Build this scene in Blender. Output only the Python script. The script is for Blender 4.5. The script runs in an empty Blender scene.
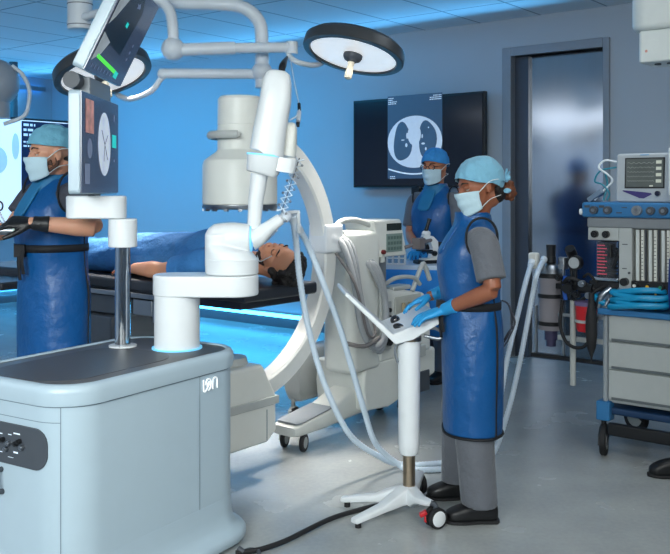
import bpy, bmesh, math, random
from mathutils import Vector, Matrix, noise
random.seed(7)
sc = bpy.context.scene
COL = sc.collection
PI = math.pi
V = Vector
F = 890.0; H = 1.5
TH = math.atan2(-.62, .784)              # the room is turned against the camera
U = V((math.cos(TH), math.sin(TH), 0)); W = V((-math.sin(TH), math.cos(TH), 0)); Z = V((0, 0, 1))

# ------------------------------------------------------------ camera, world, lights, exposure
cam = bpy.data.cameras.new('camera'); cam_ob = bpy.data.objects.new('camera', cam); COL.objects.link(cam_ob)
cam_ob.location = (0, 0, H); cam_ob.rotation_euler = (PI/2, 0, 0)
cam.sensor_width = 36; cam.lens = 36*F/670; cam.shift_y = -87/670
cam.clip_start = .05
sc.camera = cam_ob
sc.view_settings.view_transform = 'Standard'; sc.view_settings.look = 'None'
sc.view_settings.gamma = 1; sc.view_settings.use_curve_mapping = False
sc.view_settings.exposure = 0.0
sc.cycles.use_denoising = True
sc.cycles.max_bounces = 8
sc.cycles.sample_clamp_indirect = 2.5
sc.cycles.caustics_reflective = False; sc.cycles.caustics_refractive = False

def room(a, b, z=0.0):
    p = U*a + W*b; return V((p.x, p.y, z))
wd = bpy.data.worlds.new('world'); sc.world = wd; wd.use_nodes = True
wd.node_tree.nodes['Background'].inputs[0].default_value = (.25, .4, .7, 1)
wd.node_tree.nodes['Background'].inputs[1].default_value = .15

def area(name, loc, target, sx, sy, power, col, spread=180, xa=(1, 0, 0)):
    l = bpy.data.lights.new(name, 'AREA'); l.shape = 'RECTANGLE'; l.size = sx; l.size_y = sy
    l.energy = power; l.color = col; l.spread = math.radians(spread)
    o = bpy.data.objects.new(name, l); COL.objects.link(o); o.location = loc
    z = (V(loc)-V(target)).normalized(); x = V(xa); x = (x-z*x.dot(z)).normalized(); y = z.cross(x)
    o.rotation_euler = Matrix((x, y, z)).transposed().to_euler()
    return o
BLUE = (.0, .46, .95)
area('ceiling_key_light', (1.3, 1.6, 2.97), (.3, 4.4, .4), 1.8, 1.2, 56, (1.0, .99, .92))
area('front_fill', (-1.9, -1.2, 2.5), (-.9, 3.8, 0.9), 2.4, 1.4, 44, (.93, 1.0, .99), 70)  # unseen fill, added to brighten the upright faces on the left
area('right_front_fill', (1.2, -1.6, 2.3), (-.9, 3.2, .5), 1.6, 1.4, 8, (.95, 1.0, 1.0), 60)  # second unseen fill, added to lift the dim side of the console
area('ceiling_side_light', room(-1.4, 4.9, 2.98), room(-1.6, 5.2, 0), 1.6, 1.2, 20, (.88, .95, 1.0), xa=U)
area('blue_wall_washer', room(-7.9, 5.2, 2.9), room(-7.9, 7.2, 1.1), 4.6, .4, 46, BLUE, 120, xa=U)  # added out of view to wash the back wall blue
area('blue_floor_washer', room(-7.6, 6.95, .35), room(-7.6, 4.6, 0.0), 4.6, .12, 15, (.03, .50, 1.0), 150, xa=U)
area('blue_left_washer', room(-8.6, 3.6, 2.9), room(-10.7, 3.8, 1.2), 4.0, .4, 28, BLUE, 120, xa=W)  # likewise added out of view, spreads blue over the left wall
area('blue_ceiling_washer', room(-6.8, 6.85, 2.72), room(-6.8, 5.9, 3.04), 7.6, .08, 26, (.10, .50, 1.0), xa=U)
area('blue_ceiling_left_washer', room(-10.3, 4.6, 2.7), room(-9.0, 4.6, 3.04), 4.6, .08, 12, (.10, .50, 1.0), xa=W)

# ------------------------------------------------------------ materials
def lin(c):
    return tuple(((v/12.92) if v <= .04045 else ((v+.055)/1.055)**2.4) for v in (x/255 for x in c))
MATS = {}
def M(name, rgb, rough=.45, metal=0, var=.04, scale=14, bump=0, emit=0, alpha=1, trans=0, coat=0, sss=0, bscale=None, sheen=0, stretch=None, bd=.01):
    if name in MATS: return MATS[name]
    m = bpy.data.materials.new(name); m.use_nodes = True; nt = m.node_tree; b = nt.nodes['Principled BSDF']
    c = lin(rgb)
    tc = nt.nodes.new('ShaderNodeTexCoord'); nz = nt.nodes.new('ShaderNodeTexNoise'); nz.inputs['Scale'].default_value = scale
    nz.inputs['Detail'].default_value = 4
    src = tc.outputs['Object']
    if stretch:
        mp = nt.nodes.new('ShaderNodeMapping'); mp.inputs['Scale'].default_value = stretch
        nt.links.new(src, mp.inputs[0]); src = mp.outputs[0]
    nt.links.new(src, nz.inputs['Vector'])
    mx = nt.nodes.new('ShaderNodeMix'); mx.data_type = 'RGBA'
    mx.inputs[6].default_value = (*[max(0, v*(1-var*1.6)) for v in c], 1); mx.inputs[7].default_value = (*[min(1, v*(1+var*1.6)) for v in c], 1)
    nt.links.new(nz.outputs['Fac'], mx.inputs[0]); nt.links.new(mx.outputs[2], b.inputs['Base Color'])
    b.inputs['Roughness'].default_value = rough; b.inputs['Metallic'].default_value = metal
    if coat: b.inputs['Coat Weight'].default_value = coat; b.inputs['Coat Roughness'].default_value = .1
    if sheen: b.inputs['Sheen Weight'].default_value = sheen
    if sss:
        b.inputs['Subsurface Weight'].default_value = sss; b.inputs['Subsurface Radius'].default_value = (1, .35, .2); b.inputs['Subsurface Scale'].default_value = .008
    if emit:
        b.inputs['Emission Strength'].default_value = emit; nt.links.new(mx.outputs[2], b.inputs['Emission Color'])
    if alpha < 1: b.inputs['Alpha'].default_value = alpha
    if trans: b.inputs['Transmission Weight'].default_value = trans
    if bump:
        bp = nt.nodes.new('ShaderNodeBump'); bp.inputs['Strength'].default_value = bump; bp.inputs['Distance'].default_value = bd
        n2 = nt.nodes.new('ShaderNodeTexNoise'); n2.inputs['Scale'].default_value = bscale or scale*3; n2.inputs['Detail'].default_value = 6
        nt.links.new(src, n2.inputs['Vector']); nt.links.new(n2.outputs['Fac'], bp.inputs['Height']); nt.links.new(bp.outputs[0], b.inputs['Normal'])
    MATS[name] = m; return m

shell = M('console_shell', (176, 196, 208), .38, coat=.15, var=.015)
white = M('white_plastic', (228, 233, 236), .33, var=.015)
cream = M('cream_plastic', (226, 228, 222), .40, var=.02)
cream2 = M('grey_cream_plastic', (182, 186, 184), .45, var=.03)
dark = M('dark_grey_plastic', (70, 76, 84), .5, var=.03)
grey = M('mid_grey_plastic', (120, 128, 136), .45)
black = M('black_plastic', (22, 24, 28), .4)
rubber = M('black_rubber', (26, 27, 30), .7, bump=.1)
chrome = M('chrome', (215, 220, 225), .12, 1)
steel = M('brushed_steel', (165, 170, 176), .32, 1, bump=.05)
bronze = M('bronze_tinted_steel', (178, 160, 138), .3, 1)
seamm = M('seam', (110, 128, 142), .6)
toneblue = M('glowing_ring', (120, 200, 240), .4, emit=.6)
armw = M('lamp_arm_paint', (218, 226, 232), .35)
cushion = M('black_vinyl', (38, 42, 50), .45, bump=.1, coat=.1)
leadblue = M('blue_lead_apron', (2, 80, 142), .42, bump=.55, bscale=5.5, bd=.05, var=.08, scale=5, coat=.08)
trim = M('apron_binding', (16, 18, 24), .7)
scrubgrey = M('grey_scrub_cloth', (98, 102, 110), .85, bump=.6, bscale=14, sheen=.2, bd=.03)
scrubdark = M('dark_grey_scrub_cloth', (66, 68, 78), .85, bump=.6, bscale=14, bd=.03)
collar = M('teal_thyroid_collar', (30, 112, 160), .6, bump=.3, bscale=20)
capblue = M('light_blue_cap_cloth', (120, 178, 205), .85, bump=.6, bscale=26, sheen=.2, bd=.02)
capblue2 = M('strong_blue_cap_cloth', (52, 138, 205), .85, bump=.6, bscale=40)
maskm = M('mask_fabric', (188, 216, 228), .8, bump=.3, bscale=60)
strapw = M('white_strap', (220, 228, 232), .8)
skinl = M('light_skin', (206, 150, 122), .5, sss=.15, var=.06, scale=9)
skinm = M('tan_skin', (190, 128, 98), .5, sss=.15, var=.07, scale=9)
skinb = M('brown_skin', (150, 92, 66), .48, sss=.12, var=.07, scale=9)
hairb = M('dark_hair', (26, 22, 22), .6, bump=1, bscale=60)
hairbr = M('brown_curly_hair', (110, 62, 36), .6, bump=1, bscale=60, var=.3, scale=40)
eyew = M('eye_white', (186, 182, 178), .25)
iris = M('iris', (40, 26, 20), .2)
lipm = M('lips', (160, 88, 78), .45)
glove = M('blue_nitrile', (38, 152, 214), .42, bump=.25, bscale=45, var=.05)
gloveb = M('black_glove', (20, 22, 26), .45, bump=.3, bscale=45)
gownm = M('patient_gown_blue', (62, 132, 200), .85, bump=.8, bscale=9, bd=.05, var=.06, scale=6)
clog = M('black_clog', (16, 17, 20), .42, bump=.05)
hosem = M('pale_blue_tubing', (212, 228, 242), .35, var=.02)
clearh = M('clear_tubing', (222, 232, 242), .25, var=.02)
machblue = M('machine_blue_paint', (48, 116, 170), .42)
machcream = M('machine_cream_paint', (176, 182, 182), .45)
cyan = M('cyan_hose', (16, 142, 190), .35)
red = M('red_plastic', (196, 28, 38), .35)
yellow = M('yellow_plastic', (230, 180, 40), .4)
drape = M('blue_table_drape', (30, 130, 214), .7, bump=.4, bscale=10)
purple = M('purple_plastic', (62, 52, 112), .4)

# ------------------------------------------------------------ mesh helpers
def frame(d, up=Z):
    d = V(d).normalized(); up = V(up)
    if abs(d.dot(up)) > .98: up = V((1, 0, 0)) if abs(d.x) < .9 else V((0, 1, 0))
    x = up.cross(d).normalized(); y = d.cross(x).normalized()
    return x, y, d
def loft(bm, rings, cap=True, mi=0, closed=True):
    vs = [[bm.verts.new(p) for p in r] for r in rings]; n = len(vs[0])
    for a, b in zip(vs, vs[1:]):
        for i in range(n if closed else n-1):
            j = (i+1) % n
            try:
                f = bm.faces.new((a[i], a[j], b[j], b[i])); f.material_index = mi
            except ValueError: pass
    if cap and closed:
        for r, rev in ((vs[0], True), (vs[-1], False)):
            f = bm.faces.new(list(reversed(r)) if rev else r); f.material_index = mi
    return vs
def ring(c, A, a, B, b, n=24, e=2.0):
    out = []
    for i in range(n):
        t = 2*PI*i/n; cs, sn = math.cos(t), math.sin(t)
        ca = math.copysign(abs(cs)**(2/e), cs); sb = math.copysign(abs(sn)**(2/e), sn)
        out.append(V(c) + V(A)*(a*ca) + V(B)*(b*sb))
    return out
def box(bm, c, s, R=None, mi=0):
    hx, hy, hz = (v/2 for v in s); c = V(c)
    vs = []
    for z in (-hz, hz):
        for x, y in ((-hx, -hy), (hx, -hy), (hx, hy), (-hx, hy)):
            p = V((x, y, z)); p = R @ p if R else p
            vs.append(bm.verts.new(c+p))
    for f in ((3, 2, 1, 0), (4, 5, 6, 7), (0, 1, 5, 4), (1, 2, 6, 5), (2, 3, 7, 6), (3, 0, 4, 7)):
        g = bm.faces.new([vs[i] for i in f]); g.material_index = mi
    return bm
def cyl(bm, p, q, r, r2=None, n=24, mi=0):
    p, q = V(p), V(q); x, y, d = frame(q-p); r2 = r if r2 is None else r2
    loft(bm, [ring(p, x, r, y, r, n), ring(q, x, r2, y, r2, n)], mi=mi); return bm
def catmull(pts, k=6):
    pts = [V(p) for p in pts]
    if len(pts) < 3: return pts
    P = [pts[0]*2-pts[1]] + pts + [pts[-1]*2-pts[-2]]; out = []
    for i in range(1, len(P)-2):
        for j in range(k):
            t = j/k; a, b, c, d = P[i-1], P[i], P[i+1], P[i+2]
            out.append(.5*((2*b)+(c-a)*t+(2*a-5*b+4*c-d)*t*t+(3*b-a-3*c+d)*t**3))
    out.append(pts[-1]); return out
def tube(bm, pts, r, n=12, k=6, mi=0, flat=1.0, up=Z):
    m0 = len(pts); pts = catmull(pts, k) if k > 1 else [V(p) for p in pts]
    m = len(pts)
    def rad(i):
        if not isinstance(r, (list, tuple)): return r
        t = i*(m0-1)/(m-1); a = min(int(t), m0-2); return r[a]+(r[a+1]-r[a])*(t-a)
    rings = []; x = None
    for i, p in enumerate(pts):
        d = (pts[min(i+1, m-1)]-pts[max(i-1, 0)]).normalized()
        if x is None: x, y, _ = frame(d, up)
        else:
            x = (x - d*x.dot(d)).normalized(); y = d.cross(x)
        rings.append(ring(p, x, rad(i), y, rad(i)*flat, n))
    loft(bm, rings, mi=mi); return bm
def sph(bm, c, r, R=None, n=20, mi=0):
    r = (r, r, r) if not isinstance(r, (tuple, list)) else r
    mt = Matrix.Translation(V(c)) @ (R.to_4x4() if R else Matrix()) @ Matrix.Diagonal((*r, 1))
    g = bmesh.ops.create_uvsphere(bm, u_segments=n, v_segments=max(8, n*2//3), radius=1, matrix=mt)
    for v in g['verts']:
        for f in v.link_faces: f.material_index = mi
    return bm
def axes(x, y, z): return Matrix((x, y, z)).transposed()
def rrect(w, h, r, n=6):
    out = []
    for cx, cy, a0 in ((w/2-r, h/2-r, 0), (-w/2+r, h/2-r, PI/2), (-w/2+r, -h/2+r, PI), (w/2-r, -h/2+r, 1.5*PI)):
        for i in range(n+1):
            a = a0+PI/2*i/n; out.append((cx+r*math.cos(a), cy+r*math.sin(a)))
    return out
def prism(bm, pts, z0, z1, mp=None, mi=0):
    mp = mp or (lambda x, y, z: V((x, y, z)))
    loft(bm, [[mp(x, y, z0) for x, y in pts], [mp(x, y, z1) for x, y in pts]], mi=mi); return bm
def lathe(bm, prof, n=32, T=None, mi=0):
    T = T or Matrix()
    rings = [[T @ V((max(r, .0004)*math.cos(2*PI*i/n), max(r, .0004)*math.sin(2*PI*i/n), z)) for i in range(n)] for r, z in prof]
    loft(bm, rings, mi=mi); return bm
def B(): return bmesh.new()
def mk(name, bm, mat, parent=None, ang=38, bevel=0, mods=(), local=True, loc=None, seg=2):
    """link the bmesh as one object; local=False: its points are world points and the parent's place is taken off"""
    if parent is not None and not local:
        bm.transform(wm(parent).inverted())
    if loc is not None: bm.transform(Matrix.Translation(-V(loc)))
    bmesh.ops.recalc_face_normals(bm, faces=bm.faces)
    me = bpy.data.meshes.new(name)
    for f in bm.faces: f.smooth = True
    if not bevel:
        for e in bm.edges:
            if len(e.link_faces) == 2 and e.calc_face_angle(0) > math.radians(ang): e.smooth = False
    bm.to_mesh(me); bm.free()
    for m in (mat if isinstance(mat, (list, tuple)) else [mat]): me.materials.append(m)
    o = bpy.data.objects.new(name, me); COL.objects.link(o)
    if parent is not None: o.parent = parent
    if loc is not None: o.location = loc
    if bevel:
        b = o.modifiers.new('bevel', 'BEVEL'); b.width = bevel; b.segments = seg; b.limit_method = 'ANGLE'; b.angle_limit = math.radians(35)
        w = o.modifiers.new('wn', 'WEIGHTED_NORMAL'); w.keep_sharp = True
    for kind, kw in mods:
        md = o.modifiers.new(kind.lower(), kind)
        for k, v in kw.items(): setattr(md, k, v)
    return o
def wm(o):
    m = Matrix()
    while o is not None:
        m = (Matrix.Translation(o.location) @ o.rotation_euler.to_matrix().to_4x4()) @ m; o = o.parent
    return m
def tag(o, label, cat, group=None):
    o['label'] = label; o['category'] = cat
    if group: o['group'] = group
    return o
def thing(name, label, cat, loc, rz=0, group=None):
    o = bpy.data.objects.new(name, None); COL.objects.link(o); o.location = loc; o.rotation_euler = (0, 0, rz)
    o.empty_display_size = .1
    return tag(o, label, cat, group)
def struct(name, bm, mat, parent=None, **k):
    o = mk(name, bm, mat, parent, **k)
    if parent is None: o['kind'] = 'structure'
    return o
def px(x, y, d):
    """the world point seen at (x, y) of the photograph at distance d"""
    return V(((x-335)/F*d, d, H-(y-190)/F*d))
def flo(x, y, z=0.0):
    return px(x, y, (H-z)*F/(y-190))
REM = lambda v, it=4: (('REMESH', dict(mode='VOXEL', voxel_size=v, use_smooth_shade=True)), ('SMOOTH', dict(factor=.5, iterations=it)))

# ------------------------------------------------------------ room
CE = 3.04; BW = 7.27; A0 = -10.77; A1 = 3.0; BR = -4.0
floor_m = bpy.data.materials.new('vinyl_floor'); floor_m.use_nodes = True
nt = floor_m.node_tree; bs = nt.nodes['Principled BSDF']; tc = nt.nodes.new('ShaderNodeTexCoord')
n1 = nt.nodes.new('ShaderNodeTexNoise'); n1.inputs['Scale'].default_value = 2.2; n1.inputs['Detail'].default_value = 8
n2 = nt.nodes.new('ShaderNodeTexNoise'); n2.inputs['Scale'].default_value = 45; n2.inputs['Detail'].default_value = 6
ma = nt.nodes.new('ShaderNodeMath'); ma.operation = 'ADD'
nt.links.new(tc.outputs['Object'], n1.inputs[0]); nt.links.new(tc.outputs['Object'], n2.inputs[0])
m3 = nt.nodes.new('ShaderNodeMath'); m3.operation = 'MULTIPLY_ADD'; m3.inputs[1].default_value = .35; m3.inputs[2].default_value = .0; nt.links.new(n2.outputs['Fac'], m3.inputs[0]); nt.links.new(n1.outputs['Fac'], ma.inputs[0]); nt.links.new(m3.outputs[0], ma.inputs[1])
cr = nt.nodes.new('ShaderNodeValToRGB'); cr.color_ramp.elements[0].position = .45; cr.color_ramp.elements[1].position = .92
cr.color_ramp.elements[0].color = (*lin((158, 163, 164)), 1); cr.color_ramp.elements[1].color = (*lin((182, 186, 185)), 1)
nt.links.new(ma.outputs[0], cr.inputs[0]); nt.links.new(cr.outputs[0], bs.inputs['Base Color'])
rr = nt.nodes.new('ShaderNodeMapRange'); rr.inputs[3].default_value = .2; rr.inputs[4].default_value = .32
nt.links.new(n1.outputs['Fac'], rr.inputs[0]); nt.links.new(rr.outputs[0], bs.inputs['Roughness'])
def slab(a0, a1, b0, b1, z0, z1):
    bm = B(); loft(bm, [[room(a0, b0, z), room(a1, b0, z), room(a1, b1, z), room(a0, b1, z)] for z in (z0, z1)]); return bm
struct('floor', slab(A0-.1, A1+.1, BR-.1, BW+.1, -.1, 0), floor_m)
ceil_m = bpy.data.materials.new('ceiling_tiles'); ceil_m.use_nodes = True
nt = ceil_m.node_tree; bs = nt.nodes['Principled BSDF']; tc = nt.nodes.new('ShaderNodeTexCoord')
mp = nt.nodes.new('ShaderNodeMapping'); mp.vector_type = 'POINT'; mp.inputs['Rotation'].default_value = (0, 0, -TH)
nt.links.new(tc.outputs['Object'], mp.inputs[0]); sp = nt.nodes.new('ShaderNodeSeparateXYZ'); nt.links.new(mp.outputs[0], sp.inputs[0])
outs = []
for k, off in ((0, 3.44), (1, -6.6)):
    a = nt.nodes.new('ShaderNodeMath'); a.operation = 'ADD'; a.inputs[1].default_value = off+60
    nt.links.new(sp.outputs[k], a.inputs[0])
    b_ = nt.nodes.new('ShaderNodeMath'); b_.operation = 'PINGPONG'; b_.inputs[1].default_value = (.3, .6)[k]; nt.links.new(a.outputs[0], b_.inputs[0])
    c_ = nt.nodes.new('ShaderNodeMath'); c_.operation = 'LESS_THAN'; c_.inputs[1].default_value = .009; nt.links.new(b_.outputs[0], c_.inputs[0]); outs.append(c_)
mxm = nt.nodes.new('ShaderNodeMath'); mxm.operation = 'MAXIMUM'; nt.links.new(outs[0].outputs[0], mxm.inputs[0]); nt.links.new(outs[1].outputs[0], mxm.inputs[1])
mx = nt.nodes.new('ShaderNodeMix'); mx.data_type = 'RGBA'; mx.inputs[6].default_value = (*lin((226, 230, 234)), 1); mx.inputs[7].default_value = (*lin((150, 158, 166)), 1)
nt.links.new(mxm.outputs[0], mx.inputs[0]); nt.links.new(mx.outputs[2], bs.inputs['Base Color']); bs.inputs['Roughness'].default_value = .8
struct('ceiling', slab(A0-.1, A1+.1, BR-.1, BW+.1, CE, CE+.1), ceil_m)
wall_m = M('wall_paint', (172, 184, 196), .6, bump=.03, bscale=60, var=.02, scale=2)
# back wall with the door opening
DZ = 2.70
def on_wall(x, b=BW):
    k = (x-335)/F; Y = b/(W.y+W.x*k); return (V((k*Y, Y, 0))).dot(U)
DA0 = on_wall(512); DA1 = on_wall(604)
bm = B()
for a0, a1, z0, z1 in ((A0-.1, DA0, 0, CE), (DA1, A1+.1, 0, CE), (DA0, DA1, DZ, CE)):
    loft(bm, [[room(a0, BW, z), room(a1, BW, z), room(a1, BW+.2, z), room(a0, BW+.2, z)] for z in (z0, z1)])
struct('wall_back', bm, wall_m)
struct('wall_left', slab(A0-.1, A0, BR, BW, 0, CE), wall_m)
struct('wall_right', slab(A1, A1+.1, BR, BW, 0, CE), wall_m)
struct('wall_rear', slab(A0, A1, BR-.1, BR, 0, CE), wall_m)
base_m = M('baseboard_vinyl', (96, 102, 112), .5)
def bar(a0, a1, b0, b1, z0, z1): return slab(a0, a1, b0, b1, z0, z1)
struct('baseboard_back', bar(A0, DA0-.09, BW-.015, BW, 0.0, .1), base_m)
struct('baseboard_right', bar(DA1+.09, A1, BW-.015, BW, 0, .1), base_m)
struct('baseboard_left', bar(A0, A0+.015, BR, BW-.015, 0, .1), base_m)
# door
dm = M('door_stainless', (190, 194, 198), .10, 1, var=.04, scale=3, stretch=(18, 18, 1))
_n = dm.node_tree; _b = _n.nodes['Principled BSDF']; _b.inputs['Roughness'].default_value = .14; _b.inputs['Anisotropic'].default_value = 0; _b.inputs['Anisotropic Rotation'].default_value = 0
_t = _n.nodes.new('ShaderNodeTangent'); _t.direction_type = 'RADIAL'; _t.axis = 'Z'; _n.links.new(_t.outputs[0], _b.inputs['Tangent'])
fr_m = M('door_frame_paint', (140, 150, 162), .45)
d = struct('door_1', slab(DA0+.13, DA1, BW+.10, BW+.15, .01, DZ), dm)
bm = B()
for a0, a1, z0, z1 in ((DA0-.085, DA0, 0, DZ+.08), (DA1, DA1+.055, 0, DZ+.08), (DA0, DA1, DZ, DZ+.08)):
    loft(bm, [[room(a0, BW-.03, z), room(a1, BW-.03, z), room(a1, BW+.19, z), room(a0, BW+.19, z)] for z in (z0, z1)])
struct('trim_1', bm, fr_m, bevel=.006)
struct('trim_2', slab(DA0+.001, DA0+.13, BW+.06, BW+.16, 0, DZ-.001), M('door_jamb', (84, 92, 104), .35, .6))
# light strips at the foot of the walls and the ceiling
led_m = M('blue_led', (70, 190, 255), .4, emit=9, var=0)
t = thing('light_strip', 'blue light strip along the foot of the back wall', 'light strip', room(-7.4, BW-.03, .13), TH)
bm = B(); box(bm, (0, -.008, 0), (6.4, .03, .035)); mk('diffuser', bm, led_m, t)
bm = B(); box(bm, (0, .012, .0), (6.44, .012, .05)); mk('channel', bm, steel, t)
t = thing('light_strip', 'blue light strip along the foot of the left wall', 'light strip', room(A0+.03, 5.0, .13), TH+PI/2)
bm = B(); box(bm, (0, .008, 0), (4.2, .03, .035)); mk('diffuser', bm, led_m, t)
bm = B(); box(bm, (0, -.012, .0), (4.24, .012, .05)); mk('channel', bm, steel, t)
t = thing('cove_light', 'blue cove light under the ceiling of the left wall', 'light strip', room(A0+.04, 4.6, CE-.16), TH+PI/2)
bm = B(); box(bm, (0, 0, 0), (5, .05, .04)); mk('diffuser', bm, M('cove_led', (20, 150, 255), emit=2.5, var=0), t)
bm = B(); box(bm, (0, -.03, .0), (5.04, .02, .06)); mk('channel', bm, steel, t)
# large luminaire on the ceiling behind and left of the camera: it shows as the bright bar on the door
lum = M('luminaire_diffuser', (236, 244, 255), .4, emit=3.4, var=0)
t = thing('ceiling_light', 'wide white ceiling light panel behind the camera', 'ceiling light', room(-7.4, -2.45, CE), TH)
bm = B(); box(bm, (0, 0, -.045), (3.4, 2.9, .02)); mk('diffuser', bm, lum, t)
bm = B(); box(bm, (0, 0, -.02), (3.5, 3.0, .038)); mk('housing', bm, white, t)


# ------------------------------------------------------------ wall screens
scr_dark = M('screen_dark', (14, 20, 34), .16, var=.1, coat=.5)
def flat(bm, pts, y=0, mi=0):
    f = bm.faces.new([bm.verts.new((x, y, z)) for x, z in pts]); f.material_index = mi
def ell(cx, cz, rx, rz, n=32, fn=None):
    return [(cx+rx*math.cos(2*PI*i/n)*(fn(2*PI*i/n) if fn else 1), cz+rz*math.sin(2*PI*i/n)*(fn(2*PI*i/n) if fn else 1)) for i in range(n)]
e_text = M('screen_text', (200, 214, 226), emit=.6, var=0)
def textlines(bm, x, z, n, w, h=.008, gap=.018, y=0, right=False, mi=0, seed=1):
    rnd = random.Random(seed)
    for i in range(n):
        ww = w*rnd.uniform(.5, 1); x0 = x-ww if right else x; cx = x0
        while cx < x0+ww:
            l = rnd.uniform(.25, .6)*h*4; l = min(l, x0+ww-cx)
            flat(bm, [(cx, z-i*gap), (cx+l, z-i*gap), (cx+l, z-i*gap+h), (cx, z-i*gap+h)], y, mi); cx += l+h*.6
# big dark television with the chest scan
tvc = room(0, 7.13); k0 = (353-335)/F; 
pa = px(353, 187, 7.13/(W.y+W.x*(18/F))); pb = px(484.5, 187, 7.13/(W.y+W.x*(149.5/F)))
tvw = (pb-pa).length
t = thing('television', 'wide black wall television showing a grey chest scan', 'television', ((pa.x+pb.x)/2, (pa.y+pb.y)/2, 1.53), TH)
bm = B(); box(bm, (0, .03, .43), (tvw, .05, .87)); mk('bezel', bm, black, t, bevel=.006)
bm = B(); box(bm, (0, .002, .43), (tvw-.04, .012, .825)); mk('screen', bm, scr_dark, t)
cx, cz = -.005, .48; sw, sh = .31, .40
bm = B(); flat(bm, [(cx-sw, cz-sh), (cx+sw, cz-sh), (cx+sw, cz+sh), (cx-sw, cz+sh)], -.006)
scan = mk('scan_image', bm, M('scan_ground', (52, 74, 98), emit=.55, var=.04), t)
bm = B()
oz = cz-.05
flat(bm, ell(cx, oz, .295, .262, 40, lambda a: 1+.05*math.cos(2*a)), -.0070, 0)
flat(bm, ell(cx-.135, oz+.0, .105, .185, 28, lambda a: 1+.08*math.cos(3*a+1)), -.0078, 1)
flat(bm, ell(cx+.145, oz+.02, .10, .175, 28, lambda a: 1+.08*math.cos(3*a)), -.0078, 1)
flat(bm, ell(cx+.0, oz+.07, .075, .105, 20), -.0086, 0)
flat(bm, ell(cx+.01, oz-.16, .055, .06, 20), -.0086, 0)
for (ex, ez, rx, rz) in ((-.08, .06, .012, .03), (-.09, -.03, .014, .02), (.1, -.02, .02, .01), (.13, -.07, .01, .016), (.16, .13, .008, .008), (-.13, .02, .02, .006), (.09, .05, .008, .02)):
    flat(bm, ell(cx+ex, oz+ez, rx, rz, 12), -.0092, 0)
mk('scan_picture', bm, [M('scan_light', (176, 190, 204), emit=.62, var=.06, scale=20), M('scan_lung', (58, 82, 106), emit=.5, var=.1)], scan)
bm = B(); n = 20; up = [(cx-.3+.6*i/n, cz-.30-.05*math.sin(PI*i/n)) for i in range(n+1)]; 
flat(bm, up+[(x, z-.014) for x, z in reversed(up)], -.0086); mk('couch_line', bm, e_text, scan); bm = B(); textlines(bm, cx-.3, cz+.375, 4, .1, y=-.0086, seed=3); mk('scan_caption', bm, e_text, scan); bm = B(); textlines(bm, cx+.3, cz+.375, 3, .14, y=-.0086, right=True, seed=4); mk('scan_caption', bm, e_text, scan); bm = B()
textlines(bm, cx-.28, cz-.385, 2, .07, y=-.0086, seed=5)
mk('scan_caption', bm, e_text, scan)
bm = B(); box(bm, (0, .09, .4), (.5, .07, .4)); mk('wall_bracket', bm, dark, t, bevel=.004)
bm = B(); box(bm, (.0, .02, -.045), (.09, .04, .10)); box(bm, (0, .05, .0), (.05, .02, .06)); mk('sensor_box', bm, black, t, bevel=.004)
bm = B(); box(bm, (.03, .02, .875), (.07, .03, .016)); mk('camera_unit', bm, grey, t, bevel=.003)
# bright screen on the left wall
lx = A0+1.2
def on_left(x):
    k = (x-335)/F; Y = -(lx)/(-U.x*k - U.y)*-1
    # a = X*U.x + Y*U.y = Y (k U.x + U.y) = lx
    Y = lx/(k*U.x+U.y); return V((k*Y, Y, 0))
q0 = on_left(-45); q1 = on_left(76); sw = (q1-q0).length
t = thing('display_screen', 'bright white display screen with dark frame behind the surgeon at left', 'screen', (*((q0+q1)/2).xy, 1.07), TH+PI/2)
bm = B(); box(bm, (0, .03, .65), (sw, .06, 1.30)); mk('bezel', bm, black, t, bevel=.01)
bm = B(); box(bm, (0, -.002, .65), (sw-.06, .012, 1.24)); scr = mk('screen', bm, M('screen_white', (226, 236, 246), .3, emit=.72, var=.03, scale=2), t)
bm = B()
xs = lambda p: (on_left(p)-(q0+q1)/2).dot(W)
flat(bm, [(xs(21), .05), (xs(40), .05), (xs(40), 1.26), (xs(21), 1.26)], -.0095, 0)
flat(bm, [(xs(40), 1.0), (xs(71), 1.0), (xs(71), 1.26), (xs(40), 1.26)], -.0095, 0)
flat(bm, ell(xs(56), .93, .26, .32, 36), -.0105, 1)
flat(bm, ell(xs(-3), .78, .13, .16, 24), -.0105, 2); flat(bm, ell(xs(15), .95, .05, .16, 24), -.0105, 2)
mk('screen_graphics', bm, [M('screen_navy', (20, 30, 62), emit=.35, var=.05), M('screen_paleblue', (150, 190, 214), emit=.7, var=.08, scale=6), M('screen_lilac', (160, 190, 230), emit=.7, var=.05)], scr)
bm = B(); textlines(bm, xs(23), 1.20, 3, .26, .03, .06, y=-.011, seed=8); textlines(bm, xs(23), 1.0, 2, .22, .02, .05, y=-.011, seed=9); textlines(bm, xs(23), .42, 5, .3, .02, .05, y=-.011, seed=10)
mk('screen_text', bm, e_text, scr)
bm = B(); box(bm, (0, .1, .7), (.6, .1, .5)); cyl(bm, (0, .12, .7), (0, .12, CE-1.07), .05); mk('ceiling_mount', bm, dark, t)

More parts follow.
